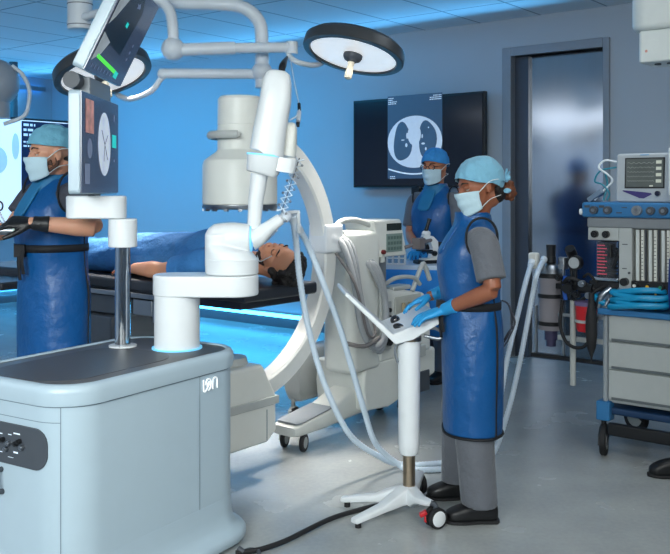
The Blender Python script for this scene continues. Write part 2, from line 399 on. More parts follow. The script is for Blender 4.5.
# ------------------------------------------------------------ console of the robot (foreground left)
CA = math.atan2(.85, .53)
con = thing('robot_console', 'large pale grey rounded robot console with dark top in the foreground', 'console', (-.942+.53*.04, 3.5875+.85*.04, 0), CA)
CL, CW, CR = 1.01, .66, .17
def outline(off=0, n=10): return rrect(CL+2*off, CW+2*off, CR+off, n)
def arcpt(s, z, off=0):
    """point at arc fraction s of the console outline"""
    pts = outline(0, 14); m = len(pts); L = [0]
    for i in range(m): L.append(L[-1]+math.dist(pts[i], pts[(i+1) % m]))
    q = (s % 1)*L[-1]
    for i in range(m):
        if L[i+1] >= q:
            t_ = (q-L[i])/(L[i+1]-L[i]); a, b = pts[i], pts[(i+1) % m]
            p = V((a[0]+(b[0]-a[0])*t_, a[1]+(b[1]-a[1])*t_, z)); d_ = V((b[0]-a[0], b[1]-a[1], 0)).normalized()
            nn = V((d_.y, -d_.x, 0)); return p+nn*off, nn
def s_at(pxx, z=.6):
    """the arc fraction where the console side is seen at column pxx"""
    best = None; mw = wm(con); r3 = mw.to_3x3()
    for i in range(1200):
        p, nn = arcpt(i/1200, z); wp = mw @ p; wn = r3 @ nn
        if wn.dot(V((0, 0, H))-wp) <= 0: continue
        e = abs(335+F*wp.x/wp.y-pxx)
        if best is None or e < best[0]: best = (e, i/1200)
    return best[1]
def rings_z(bm, spec):
    loft(bm, [[V((x, y, z)) for x, y in outline(o)] for o, z in spec])
bm = B(); rings_z(bm, [(-.012, .10), (-.012, .745)]); mk('body', bm, shell, con)
bm = B(); rings_z(bm, [(.05, .02), (.055, .03), (.055, .05), (.045, .062), (.02, .075), (.0, .095), (-.008, .14), (-.0115, .2)]); mk('base_skirt', bm, shell, con, ang=60)
bm = B(); rings_z(bm, [(-.02, .745), (-.002, .747), (.0, .755), (.002, .79), (.0, .806), (-.008, .816), (-.016, .820), (-.03, .820), (-.034, .812)]); mk('rim', bm, shell, con, ang=60)
bm = B(); rings_z(bm, [(-.032, .80), (-.032, .8135), (-.034, .8145)]); mk('top_panel', bm, M('console_top', (84, 86, 90), .42, var=.03), con)
bm = B(); prism(bm, rrect(CL-.35, CW-.22, .15, 10), .8146, .816, lambda x, y, z: V((x-.12, y, z))); mk('top_recess', bm, M('console_top_inner', (78, 80, 84), .48, var=.03), con)
bm = B()
def strip(bm, s0, s1, z0, z1, off=-.0105, n=1, mi=0):
    if s1 < s0: s1 += 1
    vs = []
    for i in range(n+1):
        s = s0+(s1-s0)*i/n; vs.append((bm.verts.new(arcpt(s, z0, off)[0]), bm.verts.new(arcpt(s, z1, off)[0])))
    for a, b in zip(vs, vs[1:]): bm.faces.new((a[0], b[0], b[1], a[1])).material_index = mi
s60 = s_at(60); s200 = s_at(202); sm20 = s_at(-20); s228 = s_at(226)
for s in (s60, s200): strip(bm, s-.0005, s+.0005, .2, .745)
strip(bm, s60-.16, s60, .688, .6905, n=16); strip(bm, s60-.25, s228+.05, .742, .7455, off=-.0085, n=60)
mk('panel_seams', bm, seamm, con)
# connector plate on the near end
def onend(sc_, zc): return lambda x, z, off: arcpt(sc_+x/ (2*(CL+CW)-8*CR+2*PI*CR), z+zc, off)[0]
L_tot = 2*(CL+CW)-8*CR+2*PI*CR
# arc length grows leftwards or rightwards: find the sign
sg = 1 if s60 > sm20 or s60 < .2 < sm20 else -1
pc = s60 - sg*.215/L_tot
def P_(x, z, off): return arcpt(pc+sg*x/L_tot, .592+z, off)[0]
bm = B(); rr_ = rrect(.33, .145, .055, 8)
rr_ = [(max(-.3, x-.0), z) for x, z in rr_]
top = [bm.verts.new(P_(x, z-.06*0, -.004)) for x, z in rr_]; bot = [bm.verts.new(P_(x, z, -.014)) for x, z in rr_]
cvt = bm.verts.new(P_(0, 0, -.004))
# radial grid so that the plate follows the curved shell
inner = [[bm.verts.new(P_(x*f, z*f, -.004)) for x, z in rr_] for f in (.75, .5, .25)]
m_ = len(rr_); chain = [bot, top]+inner
for a, b in zip(chain, chain[1:]):
    for i in range(m_): bm.faces.new((a[i], a[(i+1) % m_], b[(i+1) % m_], b[i]))
for i in range(m_): bm.faces.new((inner[-1][i], inner[-1][(i+1) % m_], cvt))
plate = mk('connector_plate', bm, dark, con)
for i, (x, z) in enumerate(((-.055, .012), (-.02, .004), (.018, .008), (.05, .0), (.035, .018), (-.035, -.018))):
    p0 = P_(x, z, -.004); p1 = P_(x, z, .010)
    bm = B(); cyl(bm, p0, p1, .009, n=14); cyl(bm, p1, P_(x, z, .014), .0055, n=12); mk('socket', bm, steel if i % 2 else black, plate)
bm = B()
for (x0, z0, x1, z1) in ((.0, .04, .035, .045), (-.03, .033, -.01, .036), (.0, -.028, .024, -.022), (-.08, .03, -.06, .034), (-.08, -.035, -.06, -.032), (-.03, -.047, .0, -.045)):
    vs = [bm.verts.new(P_(x, z, -.0025)) for x, z in ((x0, z0), (x1, z0), (x1, z1), (x0, z1))]; bm.faces.new(vs)
mk('markings', bm, e_text, plate)
bm = B(); tube(bm, [P_(-.075, -.10, -.01), P_(-.07, -.10, .03), P_(-.065, -.14, .035), P_(-.065, -.17, .02), P_(-.07, -.18, -.012)], .010); mk('cable_hook', bm, dark, con)
# logo: an i joined to a looped o and an n, white strokes
sl = s_at(211.5, .76)
def G(x, z, off=-.006): return arcpt(sl+sg*x*1.12/L_tot, .700+z*1.12, off)[0]
bm = B()
lw = .0034
def stroke(pts, k=6):
    tube(bm, [G(x, z) for x, z in pts], lw, n=8, k=k)
stroke([(-.038, .022), (-.038, -.012), (-.034, -.021), (-.027, -.020), (-.008, .000), (-.004, .004)])
stroke([(-.026, .002), (-.024, .014), (-.014, .022), (-.002, .019), (.003, .008), (.002, -.006), (-.004, -.016), (-.012, -.020)])
stroke([(-.018, -.004), (-.012, .006), (-.006, .012)])
stroke([(.013, -.020), (.013, .008), (.018, .019), (.027, .022), (.036, .017), (.038, .006), (.038, -.020)])
mk('logo', bm, M('logo_white', (245, 248, 250), .4, emit=.25, var=0), con)

# chrome post and its two monitors: one display stand
P0 = V((-.93, 3.9, 0))
ds = thing('monitor_stand', 'chrome post with white bracket on the console carrying two stacked monitors', 'monitor stand', (*P0.xy, .815), 0)
def wl(o): return dict(parent=o, local=False)
bm = B(); cyl(bm, P0+Z*.815, P0+Z*1.26, .034, n=32); mk('post', bm, chrome, **wl(ds))
bm = B(); cyl(bm, P0+Z*.815, P0+Z*.822, .06, n=32); mk('post_flange', bm, white, **wl(ds))
bm = B(); cyl(bm, P0+Z*1.25, P0+Z*1.375, .062, n=32); mk('post_head', bm, white, bevel=.006, **wl(ds))
bm = B(); prism(bm, rrect(.26, .12, .055), 1.375, 1.475, lambda x, y, z: V((P0.x-.115+x, P0.y+y, z))); mk('swivel_arm', bm, white, bevel=.008, **wl(ds))
bm = B(); box(bm, (-1.055, 3.9, 1.478), (.03, .1, .03)); mk('monitor_foot', bm, dark, bevel=.004, **wl(ds))
def monitor(name, c, tilt, hgt, wid, gfx):
    """c: middle of the lower edge; the screen looks to +x, tilt leans the top towards +x"""
    e = bpy.data.objects.new(name, None); COL.objects.link(e); e.parent = ds; e.location = V(c)-V((*P0.xy, .815)); e.rotation_euler = (0, tilt, 0)
    bm = B(); prism(bm, rrect(wid, hgt, .02), -.05, 0, lambda x, y, z: V((z, x, y+hgt/2))); mk('casing', bm, shell, e, bevel=.006)
    bm = B(); box(bm, (.001, 0, hgt/2), (.006, wid-.012, hgt-.012)); s = mk('screen', bm, M('monitor_screen', (66, 74, 96), .2, emit=.30, var=.04, coat=.4), e)
    gfx(s, wid, hgt); return e
def fl(bm, pts, x=.0055, mi=0): bm.faces.new([bm.verts.new((x, y, z)) for y, z in pts]).material_index = mi
def gfx1(s, w, h):
    bm = B(); fl(bm, [(-w*.40, h*.60), (-w*.20, h*.60), (-w*.20, h*.93), (-w*.40, h*.93)]); mk('camera_picture', bm, M('tissue_picture', (176, 122, 108), emit=.45, var=.5, scale=24), s)
    bm = B(); fl(bm, ell(w*.08, h*.52, w*.17, h*.33, 36)); mk('scan_disc', bm, M('scan_disc', (188, 198, 212), emit=.6, var=.22, scale=16), s)
    bm = B(); fl(bm, [(w*.30, h*.50), (w*.42, h*.50), (w*.42, h*.64), (w*.30, h*.64)]); mk('teal_button', bm, M('teal_ui', (30, 184, 176), emit=.8, var=.02), s)
    for nm_, pts in (('figure_icon', ell(-w*.30, h*.45, w*.06, h*.10, 16)), ('small_icon', ell(w*.36, h*.36, w*.02, h*.015, 10)), ('small_icon', ell(w*.36, h*.82, w*.02, h*.04, 10)), ('info_box', [(-w*.42, h*.1), (-w*.30, h*.1), (-w*.30, h*.3), (-w*.42, h*.3)])):
        bm = B(); fl(bm, pts); mk(nm_, bm, M('ui_pale', (112, 122, 148), emit=.3, var=.1), s)
    bm = B(); tube(bm, [(.0065, w*.0, h*.66), (.0065, w*.10, h*.48), (.0065, w*.16, h*.36)], .0015, n=6); tube(bm, [(.0065, w*.17, h*.62), (.0065, w*.08, h*.5), (.0065, w*.06, h*.34)], .0012, n=6); mk('scan_lines', bm, M('scan_lines', (90, 96, 116), emit=.2), s)
def gfx2(s, w, h):
    bm = B(); fl(bm, [(-w*.46, h*.22), (-w*.2, h*.34), (w*.1, h*.30), (w*.16, h*.8), (w*.05, h*.97), (-w*.46, h*.97)]); mk('dark_view', bm, M('view_black', (12, 14, 20), .2, var=.2), s)
    bm = B(); fl(bm, [(-w*.46, h*.12), (-w*.32, h*.22), (-w*.25, h*.36), (-w*.46, h*.42)], .0065); fl(bm, [(-w*.46, h*.5), (-w*.38, h*.6), (-w*.2, h*.93), (-w*.28, h*.95), (-w*.46, h*.75)], .0065); mk('airway_view', bm, M('view_pale', (150, 158, 162), emit=.4, var=.4, scale=12), s)
    bm = B(); fl(bm, [(-w*.38, h*.17), (w*.20, h*.10), (w*.20, h*.14), (-w*.38, h*.21)], .0072); mk('green_bar', bm, M('ui_green', (80, 214, 60), emit=.9, var=0), s)
    bm = B(); fl(bm, [(w*.16, h*.07), (w*.26, h*.06), (w*.26, h*.13), (w*.16, h*.14)], .0078); fl(bm, [(-w*.1, h*.58), (-w*.04, h*.57), (-w*.04, h*.62), (-w*.1, h*.63)], .0078); mk('teal_button', bm, M('teal_ui', (30, 184, 176)), s)
    bm = B()
    for i in range(7): bm.free(); bm = B(); fl(bm, [(-w*.40+i*w*.08, h*.06), (-w*.385+i*w*.08, h*.06), (-w*.385+i*w*.08, h*.10), (-w*.40+i*w*.08, h*.10)], .0065); mk('scale_tick', bm, M('ui_pale', (112, 122, 148)), s); bm = B()
    for i in range(3): fl(bm, ell(w*.3, h*(.3+.08*i), w*.015, h*.02, 8), .0065); mk('small_icon', bm, M('ui_pale', (112, 122, 148)), s); bm = B()
    fl(bm, ell(0, h*.83, w*.05, h*.03, 9, lambda a: 1+.4*math.sin(5*a)), .0068); mk('tool_image', bm, M('ui_pale', (112, 122, 148)), s)
monitor('monitor', (-1.028, 3.9, 1.482), 0, .425, .62, gfx1)
monitor('monitor', (-1.02, 3.9, 1.985), math.radians(26), .43, .62, gfx2)
bm = B(); cyl(bm, (-1.085, 3.66, 1.955), (-1.085, 4.14, 1.955), .035, n=20); mk('hinge', bm, dark, **wl(ds))
bm = B(); box(bm, (-1.05, 3.9, 1.93), (.05, .34, .09)); mk('hinge_plate', bm, grey, bevel=.006, **wl(ds))
bm = B(); box(bm, (-1.10, 3.9, 1.74), (.03, .12, .46)); mk('back_spine', bm, dark, bevel=.004, **wl(ds))

# ------------------------------------------------------------ robot arm on the console
A = V((-.685, 3.86, 0)); E2 = V((-.447, 3.86, 0))
ra = thing('surgical_robot', 'white jointed robot arm standing on the dark console top', 'robot arm', (*A.xy, .815), 0)
def disc(bm, c, r, z0, z1, ch=.006, n=48):
    lathe(bm, [(0, z0), (r-ch, z0), (r, z0+ch), (r, z1-ch), (r-ch, z1), (0, z1)], n, Matrix.Translation((c.x, c.y, 0)))
bm = B(); disc(bm, A, .098, .815, 1.06, .002); mk('column', bm, white, **wl(ra))
bm = B(); lathe(bm, [(.0, .814), (.108, .814), (.108, .821), (.0, .821)], 48, Matrix.Translation((A.x, A.y, 0))); mk('light_ring', bm, toneblue, **wl(ra))
bm = B(); pts = []
for i in range(33):
    a = PI/2+PI*i/32; pts.append((A.x+.103*math.cos(a), A.y+.103*math.sin(a)))
for i in range(33):
    a = -PI/2+PI*i/32; pts.append((E2.x+.115*math.cos(a), E2.y+.115*math.sin(a)))
prism(bm, pts, 1.045, 1.135); mk('lower_link', bm, white, bevel=.008, **wl(ra))
bm = B(); disc(bm, E2, .115, 1.137, 1.205, .004)
mk('turntable', bm, white, **wl(ra))
# shoulder: wedge foot, upright part and sideways barrel in one casting
bm = B()
S0 = V((-.50, 3.86, 0))
ex = V((1, 0, 0)); ey = V((0, 1, 0))
loft(bm, [ring((E2.x, 3.86, 1.2), ex, .113, ey, .113, 48, 2.0), ring((-.462, 3.86, 1.235), ex, .098, ey, .100, 48, 2.4), ring((-.50, 3.86, 1.262), ex, .062, ey, .08, 48, 2.6)])
loft(bm, [ring((-.5, 3.86, z), ex, w, ey, w*1.25, 40, 2.6) for z, w in ((1.14, .050), (1.17, .062), (1.31, .062))])
loft(bm, [ring((x, 3.86, zc), ey, r*1.1, Z, r, 40, 2.3) for x, zc, r in ((-.560, 1.285, .030), (-.548, 1.287, .048), (-.525, 1.29, .062), (-.49, 1.292, .066), (-.44, 1.294, .066), (-.366, 1.292, .060))])
mk('shoulder', bm, white, mods=REM(.004, 5), **wl(ra))
bm = B(); cyl(bm, (-.366, 3.86, 1.292), (-.360, 3.86, 1.292), .059, n=36); mk('light_ring', bm, toneblue, **wl(ra))
bm = B(); tube(bm, [(-.36, 3.86, 1.292), (-.335, 3.86, 1.30), (-.29, 3.86, 1.335), (-.235, 3.87, 1.375)], [.057, .045, .03, .026], n=20); mk('wrist', bm, white, mods=REM(.005, 5), **wl(ra))
def lo(c0, c1, w0, d0, w1, d1, e=3.5, n=40):
    x, y, d_ = frame(V(c1)-V(c0), V((0, 1, 0))); return x, y
def pill(bm, pts, e=3.0, n=36, ya=V((0, 1, 0))):
    """stack of rounded box sections: (centre, width, depth)"""
    rings = []
    for i, (c, w, dp) in enumerate(pts):
        d_ = (V(pts[min(i+1, len(pts)-1)][0])-V(pts[max(i-1, 0)][0])).normalized()
        x = ya.cross(d_).normalized(); rings.append(ring(c, x, w/2, ya, dp/2, n, e))
    loft(bm, rings)
def pz(x, y, d=3.86): return px(x, y, d)
bm = B()
pill(bm, [(pz(278.5, 70), .02, .02), (pz(278.3, 71), .07, .07), (pz(278, 74), .105, .10), (pz(277, 82), .128, .125), (pz(275.5, 100), .138, .135), (pz(270, 130), .142, .14), (pz(267, 152), .150, .14), (pz(265, 154.3), .152, .14)])
mk('upper_arm', bm, white, ang=50, **wl(ra))
bm = B(); pill(bm, [(pz(264.9, 154.3), .155, .142), (pz(264.7, 156.2), .155, .142)]); mk('light_ring', bm, toneblue, **wl(ra))
bm = B(); pill(bm, [(pz(264.7, 156.2), .152, .14), (pz(263, 172), .14, .13), (pz(262.4, 174.5), .12, .11)])
pill(bm, [(pz(284, 158), .12, .10), (pz(282, 172), .11, .1)], 3)
mk('elbow_housing', bm, white, ang=50, **wl(ra))
bm = B(); pill(bm, [(pz(290, 122.5, 3.92), .03, .04), (pz(290, 123.5, 3.92), .05, .08), (pz(289.5, 128, 3.92), .068, .1), (pz(288, 150, 3.92), .075, .1), (pz(287, 156, 3.92), .075, .1)]); mk('drive_unit', bm, cream, ang=50, **wl(ra))
bm = B(); pill(bm, [(pz(259.5, 174), .075, .075), (pz(256, 200), .066, .066), (pz(254, 224), .058, .058), (pz(253, 232), .056, .056)], 2.2); mk('forearm', bm, white, **wl(ra))
bm = B(); tube(bm, [pz(281, 74), pz(283, 65), pz(287, 57, 4.2)], [.014, .016, .006], n=12); mk('cable_clip', bm, black, **wl(ra))
# thin line hanging from the lamp arm with small connectors
tl = thing('tubing_line', 'thin white line with black connectors hanging beside the robot arm', 'tubing', px(290, 57, 5.3), 0)
bm = B(); tube(bm, [px(290, 57, 5.2), px(294, 80, 4.6), px(299, 104, 4.2)], .0028, n=6); mk('line', bm, strapw, **wl(tl))
bm = B(); cyl(bm, px(299, 104, 4.2), px(299.5, 112, 4.15), .008); mk('upper_connector', bm, black, **wl(tl))
bm = B(); tube(bm, [px(299.3, 110, 4.15), px(296.5, 116, 4.1), px(290, 120, 4.05)], .004, n=6); cyl(bm, px(299, 112, 4.15), px(298, 122, 4.1), .011); mk('clear_joint', bm, clearh, **wl(tl))
bm = B(); cyl(bm, px(298, 122, 4.1), px(297.5, 127, 4.1), .009); mk('lower_connector', bm, black, **wl(tl))
# folding lattice from the arm to the mouthpiece
lt = thing('folding_guide', 'zigzag white folding guide between robot arm and breathing tubes', 'instrument guide', px(299, 158, 4.0), 0)
N = 9; a_, b_ = px(299.5, 158, 4.0), px(281.5, 212, 4.0); ax = (b_-a_).normalized(); sd = ax.cross(V((0, 1, 0))).normalized()
for s in (1, -1):
    bm = B(); pts = [a_+(b_-a_)*(i/N)+sd*(.022*s*(1 if i % 2 else -1)) + V((0, .006*s, 0)) for i in range(N+1)]
    tube(bm, pts, .005, n=6, k=1); mk('link_row', bm, clearh, **wl(lt))
bm = B(); tube(bm, [a_, (a_+b_)/2, b_], .0032, n=6); mk('wire', bm, grey, **wl(lt))
bm = B()
for i in range(N+1): sph(bm, a_+(b_-a_)*(i/N)+sd*(.022*(1 if i % 2 else -1)), .006, n=8)
mk('pivots', bm, steel, **wl(lt))
# mouthpiece tubes
bt = thing('breathing_connector', 'white angled breathing connector above the patient mouth', 'connector', px(262, 232, 4.0), 0)
bm = B(); tube(bm, [px(256, 238, 3.98), px(268, 227, 4.0), px(284, 217, 4.05)], .019, n=14); mk('main_tube', bm, white, **wl(bt))
bm = B(); cyl(bm, px(283, 219, 4.05), px(287, 214, 4.06), .027, .024); sph(bm, px(286, 216, 4.06), .026); mk('end_cap', bm, clearh, **wl(bt))
bm = B(); tube(bm, [px(284, 212.5, 4.05), px(298, 212, 4.1), px(298.5, 214, 4.1), px(299, 232, 4.15)], .008, n=8, k=3); mk('side_branch', bm, white, **wl(bt))
bm = B(); tube(bm, [px(277, 230, 4.2), px(269, 238, 4.35), px(263, 243, 4.46)], .006, n=8); mk('mouth_tube', bm, clearh, **wl(bt))

# ------------------------------------------------------------ operating table
NR = V((-.43, 4.26, 0)); EE = -U; TA = math.atan2(EE.y, EE.x)     # head end corner nearest the camera; EE runs to the feet
def tp(t, b, z): p = NR+EE*t+W*b; return V((p.x, p.y, z))
ot = thing('operating_table', 'operating table with black padded top under the patient', 'operating table', tp(1.3, .275, 0), TH)
def tl_(t, b, z): return V((-(t-1.3), b-.275, z))      # table coordinates to the empty's own
def tbox(bm, t0, t1, b0, b1, z0, z1): box(bm, tl_((t0+t1)/2, (b0+b1)/2, (z0+z1)/2), (abs(t1-t0), abs(b1-b0), z1-z0)); return bm
for n_, (t0, t1) in enumerate(((0, .42), (.43, 1.25), (1.26, 2.5))):
    mk('mattress', tbox(B(), t0, t1, 0, .55, .955, 1.02), cushion, ot, bevel=.018, seg=3)
mk('table_frame', tbox(B(), .06, 2.45, .03, .52, .915, .956), M('table_frame_dark', (52, 56, 64), .35, .5), ot, bevel=.005)
for b in (-.02, .55):
    mk('side_rail', tbox(B(), .5, 2.2, b, b+.014, .925, .95), steel, ot, bevel=.003)
gm = M('pedestal_paint', (108, 114, 120), .35, .4)
mk('actuator_box', tbox(B(), .95, 1.70, .06, .5, .80, .914), gm, ot, bevel=.012)
mk('actuator_box', tbox(B(), 1.05, 1.35, .02, .5, .62, .80), gm, ot, bevel=.012)
mk('column', tbox(B(), 1.08, 1.48, .08, .47, .16, .80), M('column_steel', (140, 146, 150), .3, .9), ot, bevel=.02)
bm = B(); prism(bm, rrect(1.1, .52, .1), .03, .16, lambda x, y, z: tl_(1.32, .275, z)+V((x, y, 0))); mk('base', bm, gm, ot, bevel=.02)
bm = B(); tbox(bm, .60, .68, .0, .06, .80, .91); tbox(bm, .74, .90, .05, .15, .82, .91); mk('clamp_block', bm, steel, ot, bevel=.008)

# ------------------------------------------------------------ C-arm x-ray unit
C0 = V((-.50, 4.68, 0))
ca = thing('c_arm_xray_unit', 'white mobile c-arm x-ray unit with large ring around the table', 'x-ray machine', C0, TH)
ZC, RO, RI = 1.12, .745, .65
sec = [(-.055, RO), (-.055, RI+.012), (-.045, RI), (.045, RI), (.055, RI+.012), (.055, RO), (.043, RO), (.043, RO-.016), (.030, RO-.016), (.030, RO), (-.030, RO), (-.030, RO-.016), (-.043, RO-.016), (-.043, RO)]
bm = B(); rings = []
for i in range(73):
    a = math.radians(98-(98+96)*i/72); rings.append([V((x, r*math.cos(a), ZC+r*math.sin(a))) for x, r in sec])
loft(bm, rings); mk('c_ring', bm, M('ring_white', (236, 238, 234), .38), ca, ang=30)
dd = B(); T0 = Matrix.Translation((0, 0, 0))
lathe(dd, [(0, 1.42), (.188, 1.42), (.196, 1.43), (.196, 1.63), (.188, 1.655), (.125, 1.70), (.118, 1.71), (.118, 1.835), (.114, 1.836), (.114, 1.840), (.118, 1.841), (.116, 1.975), (.104, 1.99), (0, 1.99)], 48, T0)
det = mk('image_intensifier', dd, cream, ca, ang=28)
bm = B(); lathe(bm, [(0, 1.40), (.192, 1.40), (.198, 1.41), (.198, 1.424), (0, 1.424)], 48); 
for i in range(16):
    a = 2*PI*i/16; box(bm, (.185*math.cos(a), .185*math.sin(a), 1.398), (.02, .02, .014), Matrix.Rotation(a, 3, 'Z'))
mk('grid_rim', bm, steel, det)
bm = B(); pts = []
for i in range(25):
    a = math.radians(20+200*i/24+90); pts.append(V((.158*math.cos(a), .158*math.sin(a), 1.785)))
tube(bm, pts, .016, n=10, k=1, flat=1.3); tube(bm, [pts[0], pts[0]*.7+V((0, 0, .535))], .014, n=8, k=1); tube(bm, [pts[-1], pts[-1]*.7+V((0, 0, .535))], .014, n=8, k=1); tube(bm, [pts[12], pts[12]*.7+V((0, 0, .535))], .014, n=8, k=1)
mk('handle', bm, cream2, det)
bm = B(); box(bm, (0, .02, 1.86), (.1, .2, .08)); mk('detector_mount', bm, cream, ca, bevel=.01)
# x-ray source housing
def extr(bm, yz, x0, x1): loft(bm, [[V((x, y, z)) for y, z in yz] for x in (x0, x1)])
bm = B(); extr(bm, [(-.36, .185), (.06, .185), (.125, .235), (.125, .42), (.02, .60), (-.30, .60), (-.36, .54)], -.13, .15); src = mk('source_housing', bm, cream, ca, bevel=.02, seg=3)
bm = B(); box(bm, (.01, -.115, .40), (.30, .50, .045)); mk('housing_band', bm, cream2, src, bevel=.006)
bm = B(); cyl(bm, (0, -.08, .59), (0, -.08, .635), .1, .09); mk('collimator', bm, cream2, src)
bm = B(); box(bm, (.152, .045, .28), (.004, .002, .16)); mk('panel_gap', bm, seamm, src)
# carriage
def cb(bm, x0, x1, y0, y1, z0, z1): box(bm, ((x0+x1)/2, (y0+y1)/2, (z0+z1)/2), (x1-x0, y1-y0, z1-z0)); return bm
bm = B(); tube(bm, [(0, .70, 1.22), (0, .80, 1.19), (0, .95, 1.10)], [.075, .07, .07], n=20); cb(bm, -.07, .07, .64, .80, 1.13, 1.30); mk('ring_carrier', bm, white, ca, mods=REM(.008, 6))
bm = B(); prism(bm, rrect(.24, .32, .06), .40, 1.25, lambda x, y, z: V((x-.02, y+1.0, z))); colm = mk('column', bm, cream, ca, bevel=.03, seg=4)
bm = B(); tube(bm, [(.0, .74, 1.22), (.02, .84, 1.31), (.04, 1.0, 1.31), (.07, 1.14, 1.24), (.09, 1.17, 1.05)], .018, n=10); mk('cable_arch', bm, cream2, ca)
bm = B(); extr(bm, [(1.14, 1.08), (1.42, 1.08), (1.42, 1.14), (1.36, 1.315), (1.06, 1.315), (1.10, 1.2)], -.14, .10); pan = mk('control_panel', bm, cream, ca, bevel=.014, seg=3)
bm = B(); cb(bm, .099, .104, 1.20, 1.36, 1.245, 1.29); mk('display', bm, M('lcd', (30, 40, 34), .2), pan)
bm = B(); cb(bm, .099, .1035, 1.195, 1.37, 1.11, 1.225); mk('keypad', bm, M('keypad_green_grey', (132, 152, 146), .5), pan)
bm = B()
for i in range(5):
    for j in range(3): cb(bm, .103, .107, 1.208+.032*i, 1.228+.032*i, 1.122+.034*j, 1.142+.034*j)
mk('keys', bm, M('key_caps', (92, 116, 112), .5), pan)
bm = B(); cyl(bm, (.098, 1.155, 1.115), (.118, 1.155, 1.115), .014, n=16); mk('stop_button', bm, M('dark_red', (110, 26, 30), .4), pan)
bm = B(); tube(bm, [(.10, 1.40, 1.13), (.16, 1.5, 1.16), (.16, 1.62, 1.17)], .012, n=8); cb(bm, .13, .19, 1.44, 1.50, 1.12, 1.19); mk('side_grip', bm, M('grip_brown_grey', (112, 106, 108), .5), pan)
bm = B(); cb(bm, -.06, .05, 1.16, 1.27, .86, 1.09); mk('panel_post', bm, grey, ca, bevel=.008)
bm = B(); extr(bm, [(1.14, .42), (1.74, .42), (1.74, .74), (1.66, .82), (1.40, .86), (1.14, .88)], -.26, .09); cab = mk('generator_cabinet', bm, cream, ca, bevel=.03, seg=3)
bm = B(); cb(bm, .088, .098, 1.30, 1.60, .50, .82); mk('side_cover', bm, M('cover_tone', (190, 192, 184), .45), cab, bevel=.006)
bm = B(); cb(bm, .088, .10, 1.165, 1.255, .50, .80); pl = mk('socket_plate', bm, cream2, cab, bevel=.004)
for i, (z, r) in enumerate(((.56, .032), (.645, .018), (.70, .018), (.75, .014))):
    bm = B(); cyl(bm, (.098, 1.21, z), (.125, 1.21, z), r, n=18); cyl(bm, (.12, 1.21, z), (.128, 1.21, z), r*.55, n=14); mk('socket', bm, rubber, pl)
bm = B(); cb(bm, .09, .17, 1.31, 1.55, .42, .50); mk('cable_tray', bm, cream2, cab, bevel=.01)
bm = B(); tube(bm, [(.12, 1.33, .50), (.12, 1.36, .62), (.12, 1.36, .78)], .012, n=8); tube(bm, [(.12, 1.42, .50), (.12, 1.44, .62), (.12, 1.43, .78)], .012, n=8); tube(bm, [(.11, 1.23, .62), (.14, 1.3, .60), (.13, 1.36, .55)], .012, n=8); mk('yellowed_cable', bm, M('beige_cable', (176, 160, 128), .5), cab)
# tall handle bars over the cabinet
bm = B(); tube(bm, [(.05, 1.24, .90), (.08, 1.34, .94), (.10, 1.50, .93), (.10, 1.58, .88)], .014, n=10); tube(bm, [(.08, 1.52, .84), (.10, 1.60, 1.00), (.10, 1.64, .995), (.10, 1.70, .9)], .016, n=10, k=4); mk('push_handle', bm, cream2, ca)
bm = B(); cb(bm, -.02, .085, 1.3, 1.5, .855, .885); mk('cabinet_lid', bm, cream2, ca, bevel=.01)
# chassis and legs
bm = B(); extr(bm, [(1.0, .15), (1.25, .13), (1.80, .26), (1.80, .44), (1.0, .44), (.98, .3)], -.30, .085); mk('chassis', bm, cream, ca, bevel=.02, seg=3)
bm = B(); cb(bm, .06, .092, 1.36, 1.72, .16, .30); mk('wheel_arch', bm, dark, ca, bevel=.01)
bm = B()
loft(bm, [ring((-.08, y, z), V((1, 0, 0)), w/2, V((0, 0, 1)), h/2, 24, 5) for y, z, w, h in ((.44, .125, .17, .05), (.47, .13, .19, .07), (.75, .15, .19, .11), (1.05, .21, .19, .2), (1.25, .26, .2, .28))])
mk('leg', bm, cream, ca, ang=45)
bm = B(); loft(bm, [ring((-.08, y, z), V((1, 0, 0)), w/2, V((0, 0, 1)), .006, 24, 4) for y, z, w in ((.46, .168, .14), (.49, .170, .175), (.78, .208, .175))]); mk('foot_pad', bm, M('foot_pad_grey', (140, 146, 150), .6), ca)
bm = B(); loft(bm, [ring((-.44, y, z), V((1, 0, 0)), w/2, V((0, 0, 1)), h/2, 24, 5) for y, z, w, h in ((.92, .30, .13, .2), (.95, .32, .15, .34), (1.3, .32, .18, .34))]); mk('leg', bm, cream2, ca, ang=45)
def caster(par, x, y, r=.05, w=.03, twin=.05, yaw=0, hub=cream2, tyre=rubber, nm='caster'):
    R = Matrix.Rotation(yaw, 3, 'Z'); c = V((x, y, 0))
    bm = B()
    for s in ((-1, 1) if twin else (0,)):
        o = R @ V((s*twin/2, 0, 0)); ax = R @ V((w/2, 0, 0)); m = c+o+Z*r
        lathe(bm, [(r*.6, -w/2), (r*.93, -w/2), (r, -w*.3), (r, w*.3), (r*.93, w/2), (r*.6, w/2)], 24, Matrix.Translation(m) @ (R.to_4x4() @ Matrix.Rotation(PI/2, 4, 'Y')))
    k = mk(nm, bm, tyre, par)
    bm = B()
    for s in ((-1, 1) if twin else (0,)):
        m = c+R @ V((s*twin/2, 0, 0))+Z*r; cyl(bm, m-(R @ V((w*.52, 0, 0))), m+(R @ V((w*.52, 0, 0))), r*.62, n=20)
    mk('hub', bm, hub, k)
    return k
